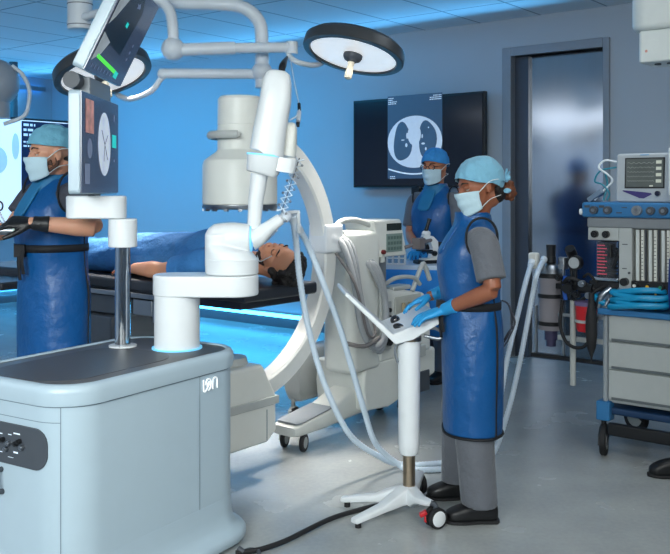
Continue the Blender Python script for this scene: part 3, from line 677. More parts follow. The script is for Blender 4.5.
def hood(par, x, y, r, w, h, m, yaw=0):
    R = Matrix.Rotation(yaw, 3, 'Z'); bm = B()
    yz = [(-r*1.0, r*.9), (-r*.8, r*1.7), (0, r*2.15), (r*.8, r*1.9), (r*.9, r*1.2), (r*.3, r*1.5), (-r*.5, r*1.2)]
    loft(bm, [[V((x, y, 0))+R @ V((xx, a, b)) for a, b in yz] for xx in (-w/2, w/2)]); cyl(bm, (x, y, r*1.8), (x, y, h), .014, n=12); return mk('caster_fork', bm, m, par, bevel=.004)
for (x, y) in ((-.155, .53), (-.01, .53)):
    k = caster(ca, x, y, .052, .024, .0, yaw=.35); hood(k, x-.02, y, .05, .012, .12, cream, .35)
k = caster(ca, -.44, .95, .055, .028, 0, .2); hood(k, -.455, .95, .055, .03, .2, cream2, .2)
k = caster(ca, .02, 1.55, .085, .035, 0, 0); hood(k, .0, 1.55, .08, .02, .28, black)
k = caster(ca, -.24, 1.6, .085, .035, 0, 0)
# hanging cable loops
bm = B()
for i, (o, r) in enumerate(((0, .02), (.03, .02), (.06, .014))):
    tube(bm, [(.0, .76, 1.24), (.09+o*.3, .77+o, 1.17), (.15, .80+o, .95-o), (.17, .84+o, .70), (.17, .95+o, .56-o*.6), (.16, 1.08+o*.5, .60), (.14, 1.13, .80), (.12, 1.10-o, .98), (.09, 1.05-o, 1.06), (.02, 1.0, 1.08)], r, n=10)
mk('cable_loop', bm, M('grey_cable', (158, 162, 166), .5), ca)
bm = B(); tube(bm, [(.05, .74, 1.14), (.17, .78, .95), (.20, .86, .66), (.17, .98, .64), (.13, 1.0, .75)], .009, n=8); tube(bm, [(.08, .78, .60), (.18, .86, .58), (.2, .98, .62)], .013, n=8); mk('thin_cables', bm, M('brown_grey_cable', (112, 108, 108), .5), ca)

# ------------------------------------------------------------ laboratory table with microscope
LT = V((.52, 6.55, 0))
lt_ = thing('instrument_table', 'table with blue drape and pale top behind the x-ray unit', 'table', LT, -.25)
bm = B(); prism(bm, rrect(.72, .42, .05), .93, .965); mk('tabletop', bm, M('table_top_pale', (190, 206, 224), .4), lt_, bevel=.006)
bm = B(); rr2 = rrect(.72, .42, .05, 8)
loft(bm, [[V((x*(1+.01*math.sin(i*.9)*k), y*(1+.02*math.sin(i*.9)*k), z)) for i, (x, y) in enumerate(rr2)] for k, z in ((0, .955), (1, .9), (2, .7), (3, .45))], cap=False)
mk('drape', bm, drape, lt_, mods=(('SOLIDIFY', dict(thickness=.004)),))
for sx in (-1, 1):
    for sy in (-1, 1):
        bm = B(); cyl(bm, (sx*.32, sy*.17, .06), (sx*.32, sy*.17, .93), .012); l_ = mk('leg', bm, chrome, lt_)
        k = caster(lt_, sx*.32, sy*.17, .035, .02, 0)
ms = thing('microscope', 'white and black microscope on the blue draped table', 'microscope', px(427, 257, 6.5)*1, 0)
ms.location.z = .966; ms.rotation_euler.z = .45; ms.scale = (.72, .72, .72)
bm = B(); prism(bm, rrect(.27, .14, .03), 0, .035); mk('base', bm, black, ms, bevel=.006)
bm = B(); prism(bm, rrect(.2, .13, .03), .03, .05, lambda x, y, z: V((x+.03, y, z))); mk('base_top', bm, cream, ms, bevel=.006)
bm = B(); loft(bm, [[V((x, y, z)) for x, z in ((.02, .04), (.13, .04), (.12, .14), (.115, .22), (.06, .27), (-.04, .30), (-.06, .26), (.02, .22), (.05, .15))] for y in (-.035, .035)]); mk('arm', bm, white, ms, bevel=.008)
bm = B(); box(bm, (-.03, 0, .13), (.13, .12, .015)); mk('stage', bm, black, ms, bevel=.003)
bm = B(); cyl(bm, (.06, -.06, .10), (.06, .06, .10), .026); cyl(bm, (.06, -.08, .10), (.06, .08, .10), .016); mk('focus_knob', bm, black, ms)
bm = B(); cyl(bm, (-.04, 0, .27), (-.04, 0, .23), .032); cyl(bm, (-.04, .0, .24), (-.055, .0, .165), .014, .010); cyl(bm, (-.03, 0, .24), (.0, .0, .19), .014, .010); mk('objective', bm, chrome, ms)
bm = B(); cyl(bm, (-.03, 0, .28), (.02, 0, .42), .024, .018); cyl(bm, (.02, 0, .42), (.03, 0, .45), .022); mk('eyepiece', bm, black, ms)
bm = B(); sph(bm, (-.01, .0, .30), (.05, .035, .035)); mk('head', bm, white, ms)
rk = thing('tube_rack', 'small white tube rack on the blue draped table', 'rack', (*px(396, 260, 6.4).xy, .966), -.2)
bm = B()
for z in (.005, .045, .085): box(bm, (0, 0, z), (.14, .06, .008))
for x in (-.066, -.022, .022, .066):
    box(bm, (x, -.027, .045), (.008, .006, .08)); box(bm, (x, .027, .045), (.008, .006, .08))
mk('frame', bm, white, rk)
for i in range(3):
    bm = B(); cyl(bm, (-.044+.044*i, 0, .01), (-.044+.044*i, 0, .10), .012, n=12); mk('vial', bm, M('vial', (150, 190, 225), .2), rk)

# ------------------------------------------------------------ surgical lights
def lamp(name, label, c, nrm, R, arms, joints, hang, group=None):
    t = thing(name, label, 'surgical light', (c[0], c[1], c[2]), 0, group)
    x, y, d_ = frame(nrm, (0, 0, 1)); T = Matrix.Translation(V(c)) @ axes(x, y, d_).to_4x4()
    bm = B(); lathe(bm, [(0, -.10), (R*.55, -.10), (R*.9, -.085), (R*.99, -.06), (R, -.03), (R, .0), (R*.985, .006), (R*.87, .008), (R*.85, -.002), (R*.84, -.02), (0, -.02)], 56, T)
    mk('lamp_housing', bm, M('lamp_rim_dark', (58, 62, 66), .38), ang=30, **wl(t))
    bm = B(); lathe(bm, [(R*.18, -.004), (R*.85, -.004), (R*.85, -.012), (R*.18, -.012)], 48, T)
    mk('lamp_face', bm, M('lamp_face', (222, 226, 226), .3, emit=.72, var=.22, scale=42), **wl(t))
    bm = B(); lathe(bm, [(0, -.015), (R*.19, -.015), (R*.19, .012), (R*.16, .03), (R*.07, .045), (0, .045)], 28, T); mk('lamp_hub', bm, dark, **wl(t))
    bm = B(); lathe(bm, [(0, .04), (.02, .04), (.022, .05), (.018, .07), (.024, .12), (.022, .15), (.012, .155), (0, .155)], 20, T); mk('handle', bm, M('handle_cream', (222, 216, 196), .4), **wl(t))
    for a in arms:
        bm = B(); tube(bm, *a[:2], n=16, k=a[2] if len(a) > 2 else 6); mk('arm', bm, armw, **wl(t))
    for j in joints:
        bm = B()
        if len(j) == 2: sph(bm, j[0], j[1], n=24)
        else: cyl(bm, j[0], j[1], j[2], n=28)
        mk('joint', bm, armw, **wl(t))
    l = bpy.data.lights.new(name+'_beam', 'AREA'); l.shape = 'DISK'; l.size = R*1.6; l.energy = 9; l.color = (1, .93, .84); l.spread = math.radians(50)
    o = bpy.data.objects.new(name+'_beam', l); COL.objects.link(o); o.parent = t; o.location = V(nrm).normalized()*.05; o.rotation_euler = V(nrm).to_track_quat('-Z', 'Y').to_euler()
    return t
D1, D2 = 5.45, 5.6
lamp('surgical_light', 'round surgical light with bright face and cream handle above the table, right of the two', px(353, 55.5, D1), (-.22, -.2, -.95), .315,
     [([px(110, -14, D1), px(140, -4, D1), px(160, 0, D1), px(170, 12, D1), px(173, 30, D1), px(173, 44, D1)], .034), ([px(176, 50, D1), px(235, 48, D1)], .040), ([px(230, 48, D1), px(294, 47.5, D1)], .032),
      ([px(288, 50, D1), px(290, 57, D1), px(300, 63, D1), px(318, 64.5, D1+.25), px(338, 52, D1+.38), px(354, 38, D1+.18)], .017)],
     [(px(173, 49, D1), .072), (px(292, 42, D1), px(292, 54, D1), .036)], 0, 'surgical lights on ceiling arms')
lamp('surgical_light', 'round surgical light half hidden behind the tilted upper monitor', px(103.5, 75.5, D2), (.30, -.24, -.92), .306,
     [([px(112, -8, D2), px(160, 2, D2), px(215, 4, D2), px(244, 8, D2), px(259, 22, D2), px(262, 42, D2), px(262, 64, D2)], .042), ([px(258, 74, D2), px(160, 73.5, D2)], .032),
      ([px(166, 74, D2), px(160, 80, D2), px(150, 92, D2), px(128, 99, D2+.25), px(112, 88, D2+.38), px(102, 60, D2+.16)], .018)],
     [(px(262, 72, D2), .066), (px(262, 56, D2), px(262, 88, D2), .045), (px(163, 74, D2), .036)], 0, 'surgical lights on ceiling arms')
cc = thing('ceiling_column', 'white round ceiling column with short arm behind the upper monitor', 'ceiling column', px(80, 10, 5.6), 0)
pc_ = px(80, 10, 5.6)
bm = B(); cyl(bm, (pc_.x, pc_.y, 3.04), (pc_.x, pc_.y, px(80, 4, 5.6).z), .078, n=32); mk('tube', bm, armw, **wl(cc))
bm = B(); cyl(bm, px(80, 4, 5.6), px(80, 30, 5.6), .078, n=32); mk('joint', bm, armw, bevel=.01, **wl(cc))
bm = B(); lathe(bm, [(.0, 0), (.0795, 0), (.0795, .006), (0, .006)], 32, Matrix.Translation(px(80, 26, 5.6))); lathe(bm, [(.0, 0), (.0795, 0), (.0795, .006), (0, .006)], 32, Matrix.Translation(px(80, 5, 5.6))); mk('groove', bm, grey, **wl(cc))
bm = B(); cyl(bm, px(84, 17, 5.55), px(108, 11, 5.4), .026, n=20); mk('side_arm', bm, armw, **wl(cc))
# device at the upper left
gl = thing('ceiling_camera_head', 'grey rounded ceiling mounted head with curved tube at upper left', 'ceiling device', px(2, 90, 6.0), 0)
bm = B(); sph(bm, px(-3, 83, 6), (.145, .15, .16), n=32); cyl(bm, px(-4, 96, 6), px(-4, 118, 6), .09, .09, n=32); mk('housing', bm, M('housing_grey', (150, 160, 170), .4), **wl(gl))
bm = B(); tube(bm, [px(12, 66, 6), px(22, 74, 6), px(29, 88, 6), px(29, 102, 6), px(24, 116, 6), px(4, 124, 6)], .014, n=10); mk('curved_handle', bm, armw, **wl(gl))
bm = B(); p_ = px(-6, 70, 6); tube(bm, [p_, px(-30, 40, 6), (px(-30, 40, 6).x, 6, 3.04)], .05, n=16, k=3); mk('ceiling_arm', bm, armw, **wl(gl))
# device at the upper right
gr = thing('ceiling_boom', 'white boxy ceiling boom at the upper right corner', 'ceiling boom', px(660, 30, 4.4), TH)
bm = B(); prism(bm, rrect(.34, .30, .09), -.015, .32, lambda x, y, z: V((x+.06, y, z))); mk('upper_housing', bm, M('boom_white', (224, 232, 232), .4), gr, bevel=.03, seg=3)
bm = B(); prism(bm, rrect(.28, .22, .02), -.17, -.012, lambda x, y, z: V((x+.07, y, z))); lb = mk('lower_box', bm, M('boom_white', (0, 0, 0)), gr, bevel=.01)
bm = B(); 
for x in (0, .06, .12): cyl(bm, (x, -.03, -.176), (x, -.03, -.165), .016, n=16)
mk('socket', bm, dark, lb)
bm = B(); cyl(bm, (-.03, -.1105, -.115), (-.03, -.108, -.115), .007, n=12); mk('indicator', bm, M('pale_red', (214, 160, 150), .4), lb)
bm = B(); cyl(bm, (.06, 0, .31), (.06, 0, H+1.54-px(660, 30, 4.4).z), .07, n=28); mk('ceiling_post', bm, armw, gr)
bm = B(); prism(bm, rrect(.02, .28, .008), -.0, .30, lambda x, y, z: V((x+.235, y, z))); mk('blue_side_panel', bm, M('pale_blue_panel', (120, 180, 206), .4), gr)

# ------------------------------------------------------------ anaesthesia machine
AM = V((1.523, 5.04, 0))
am = thing('anaesthesia_machine', 'blue and cream anaesthesia machine on a drawer cart at right', 'medical machine', AM, TH)
def ab(x0, x1, y0, y1, z0, z1, bm=None): bm = bm or B(); box(bm, ((x0+x1)/2, (y0+y1)/2, (z0+z1)/2), (x1-x0, y1-y0, z1-z0)); return bm
XE = .72
mk('cart_body', ab(.02, XE, .01, .55, .30, .80), machcream, am, bevel=.008)
for i, (z0, z1) in enumerate(((.655, .80), (.50, .645), (.325, .49))):
    dr = mk('drawer', ab(.03, XE-.03, -.012, .012, z0, z1), machcream, am, bevel=.006)
    mk('drawer_grip', ab(.05, XE-.05, -.018, -.008, z0-.001, z0+.012), M('drawer_grip_grey', (96, 104, 108), .5), dr)  # grey grip strip along each drawer's lower edge
bm = B()
for x in (.01, XE): cyl(bm, (x, 0, .24), (x, 0, .84), .014, n=16)
mk('corner_post', bm, M('post_grey', (150, 158, 164), .4), am)
mk('worktop', ab(-.02, XE+.02, -.05, .56, .80, .835), machblue, am, bevel=.008)
bf = mk('base_frame', ab(-.02, XE+.02, .0, .66, .235, .275), M('base_frame_blue', (28, 58, 94), .4), am, bevel=.01)
mk('base_corner', ab(-.035, .045, -.035, .05, .20, .31), machblue, am, bevel=.01)
mk('foot_bar', ab(.04, XE, -.06, -.02, .13, .20), black, am, bevel=.01)
for x, y in ((.0, .0), (-.03, .60), (XE-.03, .0), (XE-.03, .60)):
    k = caster(am, x, y, .09, .035, .0, yaw=.25 if y == 0 else 1.2); hood(k, x, y, .075, .05, .22, black, .25 if y == 0 else 1.2)
# upper tower
mk('rear_column', ab(.05, .68, .26, .52, .83, 1.30), M('tower_grey', (96, 104, 112), .5), am, bevel=.01)
up = mk('control_head', ab(-.125, .40, -.02, .5, 1.345, 1.43), machblue, am, bevel=.012)
for x in (-.045, .035, .20, .275, .345):
    bm = B(); cyl(bm, (x, -.022, 1.387), (x, -.05, 1.387), .022 if x != .2 else .027, n=24); k = mk('knob', bm, dark if x != .2 else grey, up)
    bm = B(); cyl(bm, (x, -.05, 1.387), (x, -.056, 1.387), .010, n=16); mk('knob_cap', bm, steel, k)
bm = B(); ab(-.105, -.075, -.024, -.018, 1.40, 1.413, bm); ab(-.02, .01, -.024, -.018, 1.40, 1.413, bm); ab(.08, .11, -.024, -.018, 1.37, 1.376, bm); ab(.11, .14, -.024, -.018, 1.40, 1.405, bm); mk('markings', bm, dark, up)
bm = B(); cyl(bm, (-.14, .0, 1.375), (-.12, .0, 1.375), .018); mk('side_knob', bm, white, up)
mk('right_housing', ab(.385, XE, -.03, .5, 1.25, 1.44), machblue, am, bevel=.012)
mk('right_plate', ab(.40, .60, -.036, -.028, 1.28, 1.36), machcream, am, bevel=.004)
mk('grey_band', ab(-.10, .40, -.005, .5, 1.285, 1.345), M('band_grey', (128, 134, 140), .5), am, bevel=.01)
mk('vapour_panel', ab(-.09, .09, -.012, .3, 1.215, 1.287), machcream, am, bevel=.006)
for x in (-.045, .02):
    bm = B(); cyl(bm, (x, -.012, 1.25), (x, -.035, 1.25), .020, n=20); cyl(bm, (x, -.035, 1.25), (x, -.045, 1.25), .010, n=16); mk('knob', bm, black, am)
vc = mk('valve_column', ab(.09, .165, -.012, .26, .93, 1.287), machcream, am, bevel=.005)
bm = B(); cyl(bm, (.128, -.012, .99), (.128, -.045, .99), .022, n=20); mk('knob', bm, black, vc)
bm = B(); cyl(bm, (.15, -.012, 1.04), (.15, -.02, 1.04), .007, n=12); ab(.11, .14, -.0135, -.011, 1.195, 1.2, bm); ab(.11, .135, -.0135, -.011, 1.06, 1.065, bm); mk('mark', bm, dark, vc)
# bellows
mk('bellows_back', ab(-.09, .09, .18, .26, .98, 1.215), M('bellows_bay', (56, 76, 116), .5), am)
bm = B(); lathe(bm, [(0, 0), (.062, 0), (.062, .004), (.060, .006), (.060, .20), (0, .204)], 32, Matrix.Translation((-.01, .08, 1.005))); dm_ = M('clear_dome', (200, 214, 232), .08, trans=.9); mk('bellows_dome', bm, dm_, am)
bm = B(); prof = [(0, 0)]
for i in range(8): prof += [(.045, .004+.022*i), (.030, .015+.022*i)]
prof += [(.03, .19), (0, .19)]; lathe(bm, prof, 24, Matrix.Translation((-.01, .08, 1.005))); mk('bellows', bm, M('bellows_rubber', (30, 30, 36), .5), am)
bm = B()
for i in range(10): ab(-.045, .012-.012*(i % 2), .012, .014, 1.02+.018*i, 1.026+.018*i, bm)
mk('scale_marks', bm, M('red_scale', (214, 90, 110), emit=.1), am)
bm = B(); cyl(bm, (.03, .02, 1.19), (.03, .02, 1.12), .012); cyl(bm, (.08, .02, 1.15), (.045, .02, 1.06), .010); sph(bm, (.085, .01, 1.15), .018); mk('bellows_linkage', bm, black, am)
mk('bellows_base', ab(-.07, .085, -.01, .2, .985, 1.004), chrome, am, bevel=.004)
mk('absorber_block', ab(-.09, .10, .0, .2, .92, .985), black, am, bevel=.01)
bm = B(); tube(bm, [(.05, -.02, .95), (.0, -.04, .90), (-.02, -.03, .84)], .018, n=12); tube(bm, [(.10, -.01, .95), (.05, -.02, .90), (.02, -.03, .85)], .011, n=10); mk('valve_tube', bm, steel, am)
# flow tubes
mk('flow_back', ab(.165, .385, .03, .1, .95, 1.287), M('flow_back', (116, 118, 112), .5), am)
for i in range(3):
    x = .20+.07*i
    bm = B(); cyl(bm, (x-.008, .0, 1.0), (x-.008, .0, 1.28), .010, n=16); ft = mk('flow_tube', bm, M('flow_glass', (216, 222, 220), .12, coat=.5), am)
    bm = B(); ab(x+.006, x+.022, .015, .028, 1.0, 1.28, bm); 
    mk('flow_scale', bm, cream, ft)
    bm = B()
    for j in range(12): ab(x+.008, x+.017, .013, .0155, 1.02+.02*j, 1.023+.02*j, bm)
    mk('ticks', bm, dark, ft)
    bm = B(); ab(x+.028, x+.034, .012, .03, 1.0, 1.28, bm); mk('divider', bm, dark, ft)
mk('flow_base', ab(.165, .385, -.03, .06, .93, 1.0), black, am, bevel=.006)
for i, m in enumerate((cream, yellow, M('green_plastic', (30, 120, 90), .4))):
    bm = B(); cyl(bm, (.195+.07*i, -.03, .975), (.195+.07*i, -.06, .975), .018, n=18); k = mk('flow_knob', bm, black, am)
    bm = B(); cyl(bm, (.195+.07*i, -.06, .975), (.195+.07*i, -.065, .975), .009, n=14); mk('knob_cap', bm, m, k)
bm = B(); tube(bm, [(.30, -.03, .94), (.31, -.05, .90), (.30, -.03, .85)], .006, n=8); mk('yellow_hose', bm, yellow, am)
bm = B(); tube(bm, [(.22, -.03, .94), (.23, -.05, .90), (.22, -.03, .85)], .006, n=8); tube(bm, [(.15, -.03, .94), (.17, -.05, .90), (.16, -.03, .85)], .006, n=8); mk('blue_hose', bm, cyan, am)
# arm and rail to the left with gauge
bm = B(); ab(-.30, -.05, .02, .06, .92, .95, bm); ab(-.26, -.20, .0, .08, .86, .97, bm); cyl(bm, (-.14, -.01, .935), (-.06, -.01, .935), .028); cyl(bm, (-.21, -.01, .93), (-.21, -.03, .93), .03); mk('valve_block', bm, black, am)
bm = B(); cyl(bm, (-.17, .02, 1.08), (-.17, -.02, 1.08), .042, n=28); cyl(bm, (-.17, 0, .95), (-.17, 0, 1.04), .012); gg = mk('pressure_gauge', bm, black, am)
bm = B(); cyl(bm, (-.17, -.02, 1.08), (-.17, -.024, 1.08), .032, n=28); mk('gauge_face', bm, M('gauge_face', (170, 176, 180), .4), gg)
bm = B(); cyl(bm, (-.21, .05, 1.12), (-.21, .01, 1.16), .03, n=20); cyl(bm, (-.20, .02, .96), (-.21, .03, 1.14), .01); mk('upper_valve', bm, black, am)
bm = B(); tube(bm, [(-.235, .0, 1.0), (-.235, .0, .9), (-.228, .0, .86)], .013, n=10); tube(bm, [(-.11, .05, .95), (-.10, .0, .90), (-.10, .0, .84)], .008, n=8); mk('blue_hose', bm, M('strong_blue', (26, 92, 190), .4), am)
bm = B(); cyl(bm, (-.185, .0, .86), (-.185, .0, .37), .017, n=16); tb = mk('hanging_tube', bm, cream2, am)
bm = B(); ab(-.30, .0, .04, .06, .615, .645, bm); mk('lower_rail', bm, machcream, am, bevel=.004)
bm = B(); ab(-.30, .0, .04, .06, .755, .775, bm); mk('upper_rail', bm, M('rail_grey', (150, 158, 164), .4), am, bevel=.004)
bm = B(); tube(bm, [(-.24, -.02, .86), (-.245, -.04, .72), (-.20, -.05, .62), (-.12, -.05, .60), (-.06, -.05, .66), (-.045, -.03, .80), (-.05, -.01, .9)], .010, n=10); mk('black_hose', bm, rubber, am)
for pts, r in (([(-.26, .02, .93), (-.20, -.03, .99), (-.12, -.02, .97), (-.05, .0, .93)], .012), ([(-.24, .04, .90), (-.15, -.02, .86), (-.08, -.02, .90), (.0, .0, .955)], .009), ([(-.12, .0, 1.0), (-.08, -.02, 1.02), (-.04, .0, .97)], .008)):
    bm = B(); tube(bm, pts, r, n=10); mk('black_hose', bm, rubber, am)
for x, z, m_2 in ((-.115, .965, steel), (-.255, .99, black), (-.075, .90, steel), (-.145, .90, black)):
    bm = B(); cyl(bm, (x, -.02, z), (x, -.05, z), .019, n=18); cyl(bm, (x, -.05, z), (x, -.062, z), .011, n=14); mk('valve_knob', bm, m_2, am)
# absorber canister with its cage
cx_, cy_ = -.375, .12
bm = B(); cyl(bm, (cx_, cy_, .66), (cx_, cy_, .99), .074, n=36); can = mk('absorber_canister', bm, M('canister_pinkgrey', (150, 146, 152), .3, coat=.3), am)
for z in (.70, .865, .985):
    bm = B(); lathe(bm, [(.05, z-.012), (.079, z-.012), (.079, z+.012), (.05, z+.012)], 36, Matrix.Translation((cx_, cy_, 0))); mk('canister_band', bm, black, can)
bm = B(); lathe(bm, [(0, .99), (.066, 1.0), (.05, 1.04), (.022, 1.06), (0, 1.06)], 32, Matrix.Translation((cx_, cy_, 0))); mk('canister_cap', bm, steel, can)
bm = B(); cyl(bm, (cx_, cy_, 1.06), (cx_, cy_, 1.10), .03); cyl(bm, (cx_, cy_, 1.10), (cx_, cy_, 1.17), .026, .03); mk('valve_knob', bm, black, can)
bm = B(); cyl(bm, (cx_, cy_, .60), (cx_, cy_, .66), .04); cyl(bm, (cx_, cy_, .56), (cx_, cy_, .60), .03); mk('lower_cup', bm, M('cup_purple', (70, 66, 100), .4), can)
bm = B()
for sx in (-1, 1): cyl(bm, (cx_+sx*.088, cy_-.02, .50), (cx_+sx*.088, cy_-.02, 1.06 if sx > 0 else .8), .010, n=12)
cyl(bm, (cx_+.088, cy_-.02, 1.03), (cx_+.088, cy_-.02, 1.10), .03); mk('cage_rod', bm, steel, can)
bm = B(); ab(cx_-.11, -.02, cy_-.05, cy_-.01, .49, .515, bm); mk('cage_bar', bm, black, can, bevel=.004)
bm = B(); ab(cx_-.13, cx_-.07, cy_-.05, cy_+.0, 1.02, 1.12, bm); mk('hose_block', bm, cream, can, bevel=.012)
# equipment on top of the machine
pm = thing('patient_monitor', 'cream patient monitor with grey screen on top of the anaesthesia machine', 'monitor', (*(AM+U*.20+W*.12).xy, 1.431), TH)
mw_, mh_ = .315, .275
bm = B(); prism(bm, rrect(mw_, mh_, .02), -.06, .10, lambda x, y, z: V((x, z+ (y+mh_/2)*.06, y+mh_/2))); mk('casing', bm, M('monitor_cream', (176, 184, 190), .42), pm, bevel=.012, seg=3)
def pmf(bm, pts, o=0): bm.faces.new([bm.verts.new((x, -.0615+z*.06-o, z)) for x, z in pts])
bm = B(); pmf(bm, [(-.105, .078), (.118, .078), (.118, .25), (-.105, .25)], .001); mk('screen_frame', bm, black, pm)
bm = B(); pmf(bm, [(-.098, .086), (.110, .086), (.110, .243), (-.098, .243)], .002); s_ = mk('screen', bm, M('monitor_grey_screen', (92, 98, 96), .22, emit=.12, var=.2, scale=7), pm)
bm = B()
for j in range(5):
    pts = [V((-.09+.15*i/30, -.065+(.22-.025*j)*.06, .22-.025*j+.004*math.sin(i*(1.1+j*.3)))) for i in range(31)]; tube(bm, pts, .0008, n=5, k=1)
mk('traces', bm, M('trace_pale', (150, 158, 150), emit=.25), s_)
bm = B(); 
for z_ in (.225, .19, .155, .12): pmf(bm, [(.07, z_-.01), (.10, z_-.01), (.10, z_+.008), (.07, z_+.008)], .003)
pmf(bm, [(.035, .088), (.055, .088), (.055, .096), (.035, .096)], .003); mk('readouts', bm, M('readout', (186, 190, 176), emit=.3), s_)
bm = B(); pmf(bm, [(-.115, .068), (-.115, .062), (-.02, .024), (.005, .022), (.05, .045), (.045, .052), (.0, .058)], .001); mk('purple_swoosh', bm, purple, pm)
bm = B(); cyl(bm, (.083, -.058, .05), (.083, -.075, .05), .014, n=20); mk('dial', bm, M('dial_navy', (30, 36, 60), .3), pm)
bm = B(); pmf(bm, [(-.02, .262), (.03, .262), (.03, .268), (-.02, .268)], .002); mk('badge', bm, M('badge_blue', (110, 160, 200), .4), pm)
pm2 = thing('side_monitor', 'monitor with blue glowing edge cut off by the right border', 'monitor', (*(AM+U*.52+W*.0).xy, 1.441), TH)
bm = B(); box(bm, (.0, .0, .16), (.31, .05, .26)); mk('casing', bm, white, pm2, bevel=.01)
bm = B(); box(bm, (.0, -.026, .16), (.26, .004, .2)); mk('screen', bm, M('screen_cyanblue', (60, 150, 220), .3, emit=.5), pm2)
bm = B(); box(bm, (0, .02, .02), (.2, .15, .04)); mk('foot', bm, cream2, pm2, bevel=.005)
cb_ = thing('cable_tangle', 'teal and white monitor cables bunched left of the patient monitor', 'cables', (*(AM+U*-.02+W*.1).xy, 1.431), TH)
bm = B(); tube(bm, [(.04, .05, .23), (-.02, .02, .24), (-.05, .0, .20), (.0, .0, .16), (.03, .0, .12), (-.02, -.02, .06), (-.06, -.04, .01)], .006, n=8); mk('white_cable', bm, strapw, cb_)
bm = B(); tube(bm, [(.04, .04, .20), (-.04, .0, .18), (-.07, -.01, .12), (-.02, -.02, .10), (.02, -.02, .05), (.01, -.03, .01)], .005, n=8); tube(bm, [(-.02, .02, .17), (.0, .0, .1), (-.01, -.03, .008)], .006, n=8); mk('teal_cable', bm, M('teal_cable', (40, 130, 150), .4), cb_)
bm = B(); box(bm, (-.055, -.03, .035), (.10, .05, .03), Matrix.Rotation(-.6, 3, 'Y')); mk('grey_clip_plug', bm, M('plug_blue_grey', (110, 130, 150), .4), cb_, bevel=.006)
# coil of cyan hose on the worktop
hc = thing('hose_coil', 'coil of bright teal hose lying on the blue worktop', 'hose', (*(AM+U*.20+W*-.02).xy, .836), TH)
bm = B(); pts = []
for i in range(140):
    a = 2*PI*i/28+2.6; k = i/139; pts.append(V(((.165-.035*math.sin(k*9)**2)*math.cos(a)+.01, (.085-.02*k)*math.sin(a)+.0, .020+.10*k+.012*math.sin(a*1.5))))
tube(bm, [V((-.25, .02, .06)), V((-.21, -.02, .035))]+pts, .017, n=10, k=2); mk('hose', bm, cyan, hc)
bm = B(); cyl(bm, (-.29, .04, .075), (-.24, .015, .055), .012, .018); mk('nozzle', bm, M('nozzle_teal', (20, 110, 150), .4), hc)
bl = thing('blue_bag', 'deep blue bag hanging at the right edge of the anaesthesia machine', 'bag', (*(AM+U*.45+W*-.08).xy, .85), TH)
bm = B(); loft(bm, [ring((.0, 0, z), V((1, 0, 0)), w, V((0, 1, 0)), d_, 24, 2.6) for z, w, d_ in ((.0, .02, .015), (.02, .06, .035), (.12, .065, .04), (.28, .06, .035), (.34, .03, .02), (.38, .012, .012), (.40, .012, .012))]); mk('bag_body', bm, M('bag_blue', (16, 50, 128), .5, bump=.3, bscale=12), bl)
bm = B(); cyl(bm, (0, 0, .37), (0, .03, .43), .02); mk('bag_neck', bm, black, bl)
rb = thing('breathing_bag', 'long black rubber breathing bag hanging beside the cart corner', 'bag', (*(AM+U*-.045+W*-.07).xy, .56), TH)
bm = B(); loft(bm, [ring((0, 0, z), V((1, 0, 0)), w, V((0, 1, 0)), w, 20) for z, w in ((-.035, .003), (.0, .006), (.05, .024), (.13, .033), (.22, .032), (.29, .02), (.32, .015), (.36, .015))]); mk('bag_body', bm, rubber, rb)
rc = thing('suction_jar', 'red suction jar on the rail left of the cart', 'jar', (*(AM+U*-.105+W*.00).xy, .69), TH)
bm = B(); lathe(bm, [(0, 0), (.048, 0), (.056, .015), (.062, .15), (0, .15)], 28); mk('jar', bm, red, rc)
bm = B(); lathe(bm, [(0, .148), (.066, .148), (.066, .17), (.03, .18), (0, .18)], 28); cyl(bm, (.02, 0, .15), (.02, 0, .19), .01); mk('lid', bm, M('lid_purple', (104, 92, 130), .4), rc)
bm = B(); lathe(bm, [(.04, .052), (.066, .052), (.066, .068), (.04, .068)], 28); mk('holder_ring', bm, machcream, rc)

# ------------------------------------------------------------ controller station
HB = V((.345, 4.15, 0))
cs = thing('controller_station', 'white pedestal controller with angled tray under the gloved hands', 'controller stand', HB, 0)
def legp(bm, e, w0=.036, w1=.022, h0=.055, h1=.020, z1=.035):
    e = V(e); d_ = (e-HB); d_.z = 0; d_.normalize(); sdv = V((-d_.y, d_.x, 0)); rings = []
    for p, w, h, z in ((HB+d_*.0, w0, h0*1.6, .085), (HB+d_*.06, w0*.95, h0*1.3, .080), (HB+(e-HB)*.5, (w0+w1)*.5, (h0+h1)*.42, (.075+z1)/2), (V((e.x, e.y, 0))-d_*.01, w1, h1, z1), (V((e.x, e.y, 0)), w1*.7, h1*.6, z1)):
        rings.append(ring((p.x, p.y, z), sdv, w, Z, h/2, 20, 5))
    loft(bm, rings)
ends = {'near': flo(353, 529), 'left': flo(341, 506), 'wheel': V((.425, 3.955, 0)), 'rear': V((.42, 4.40, 0))}
for k_, e in ends.items():
    bm = B(); legp(bm, e, z1=.034 if k_ in ('near', 'left') else .105, h1=.024)
    mk('leg', bm, white, ang=45, **wl(cs))
    if k_ in ('near', 'left'):
        d_ = (HB-e).normalized(); bm = B(); cyl(bm, e+d_*.03+Z*.0, e+d_*.03+Z*.026, .014, n=16); mk('foot_glide', bm, rubber, **wl(cs))
bm = B(); lathe(bm, [(0, .045), (.040, .045), (.046, .06), (.044, .10), (.040, .12), (0, .122)], 36, Matrix.Translation((HB.x, HB.y, 0))); mk('hub', bm, white, **wl(cs))
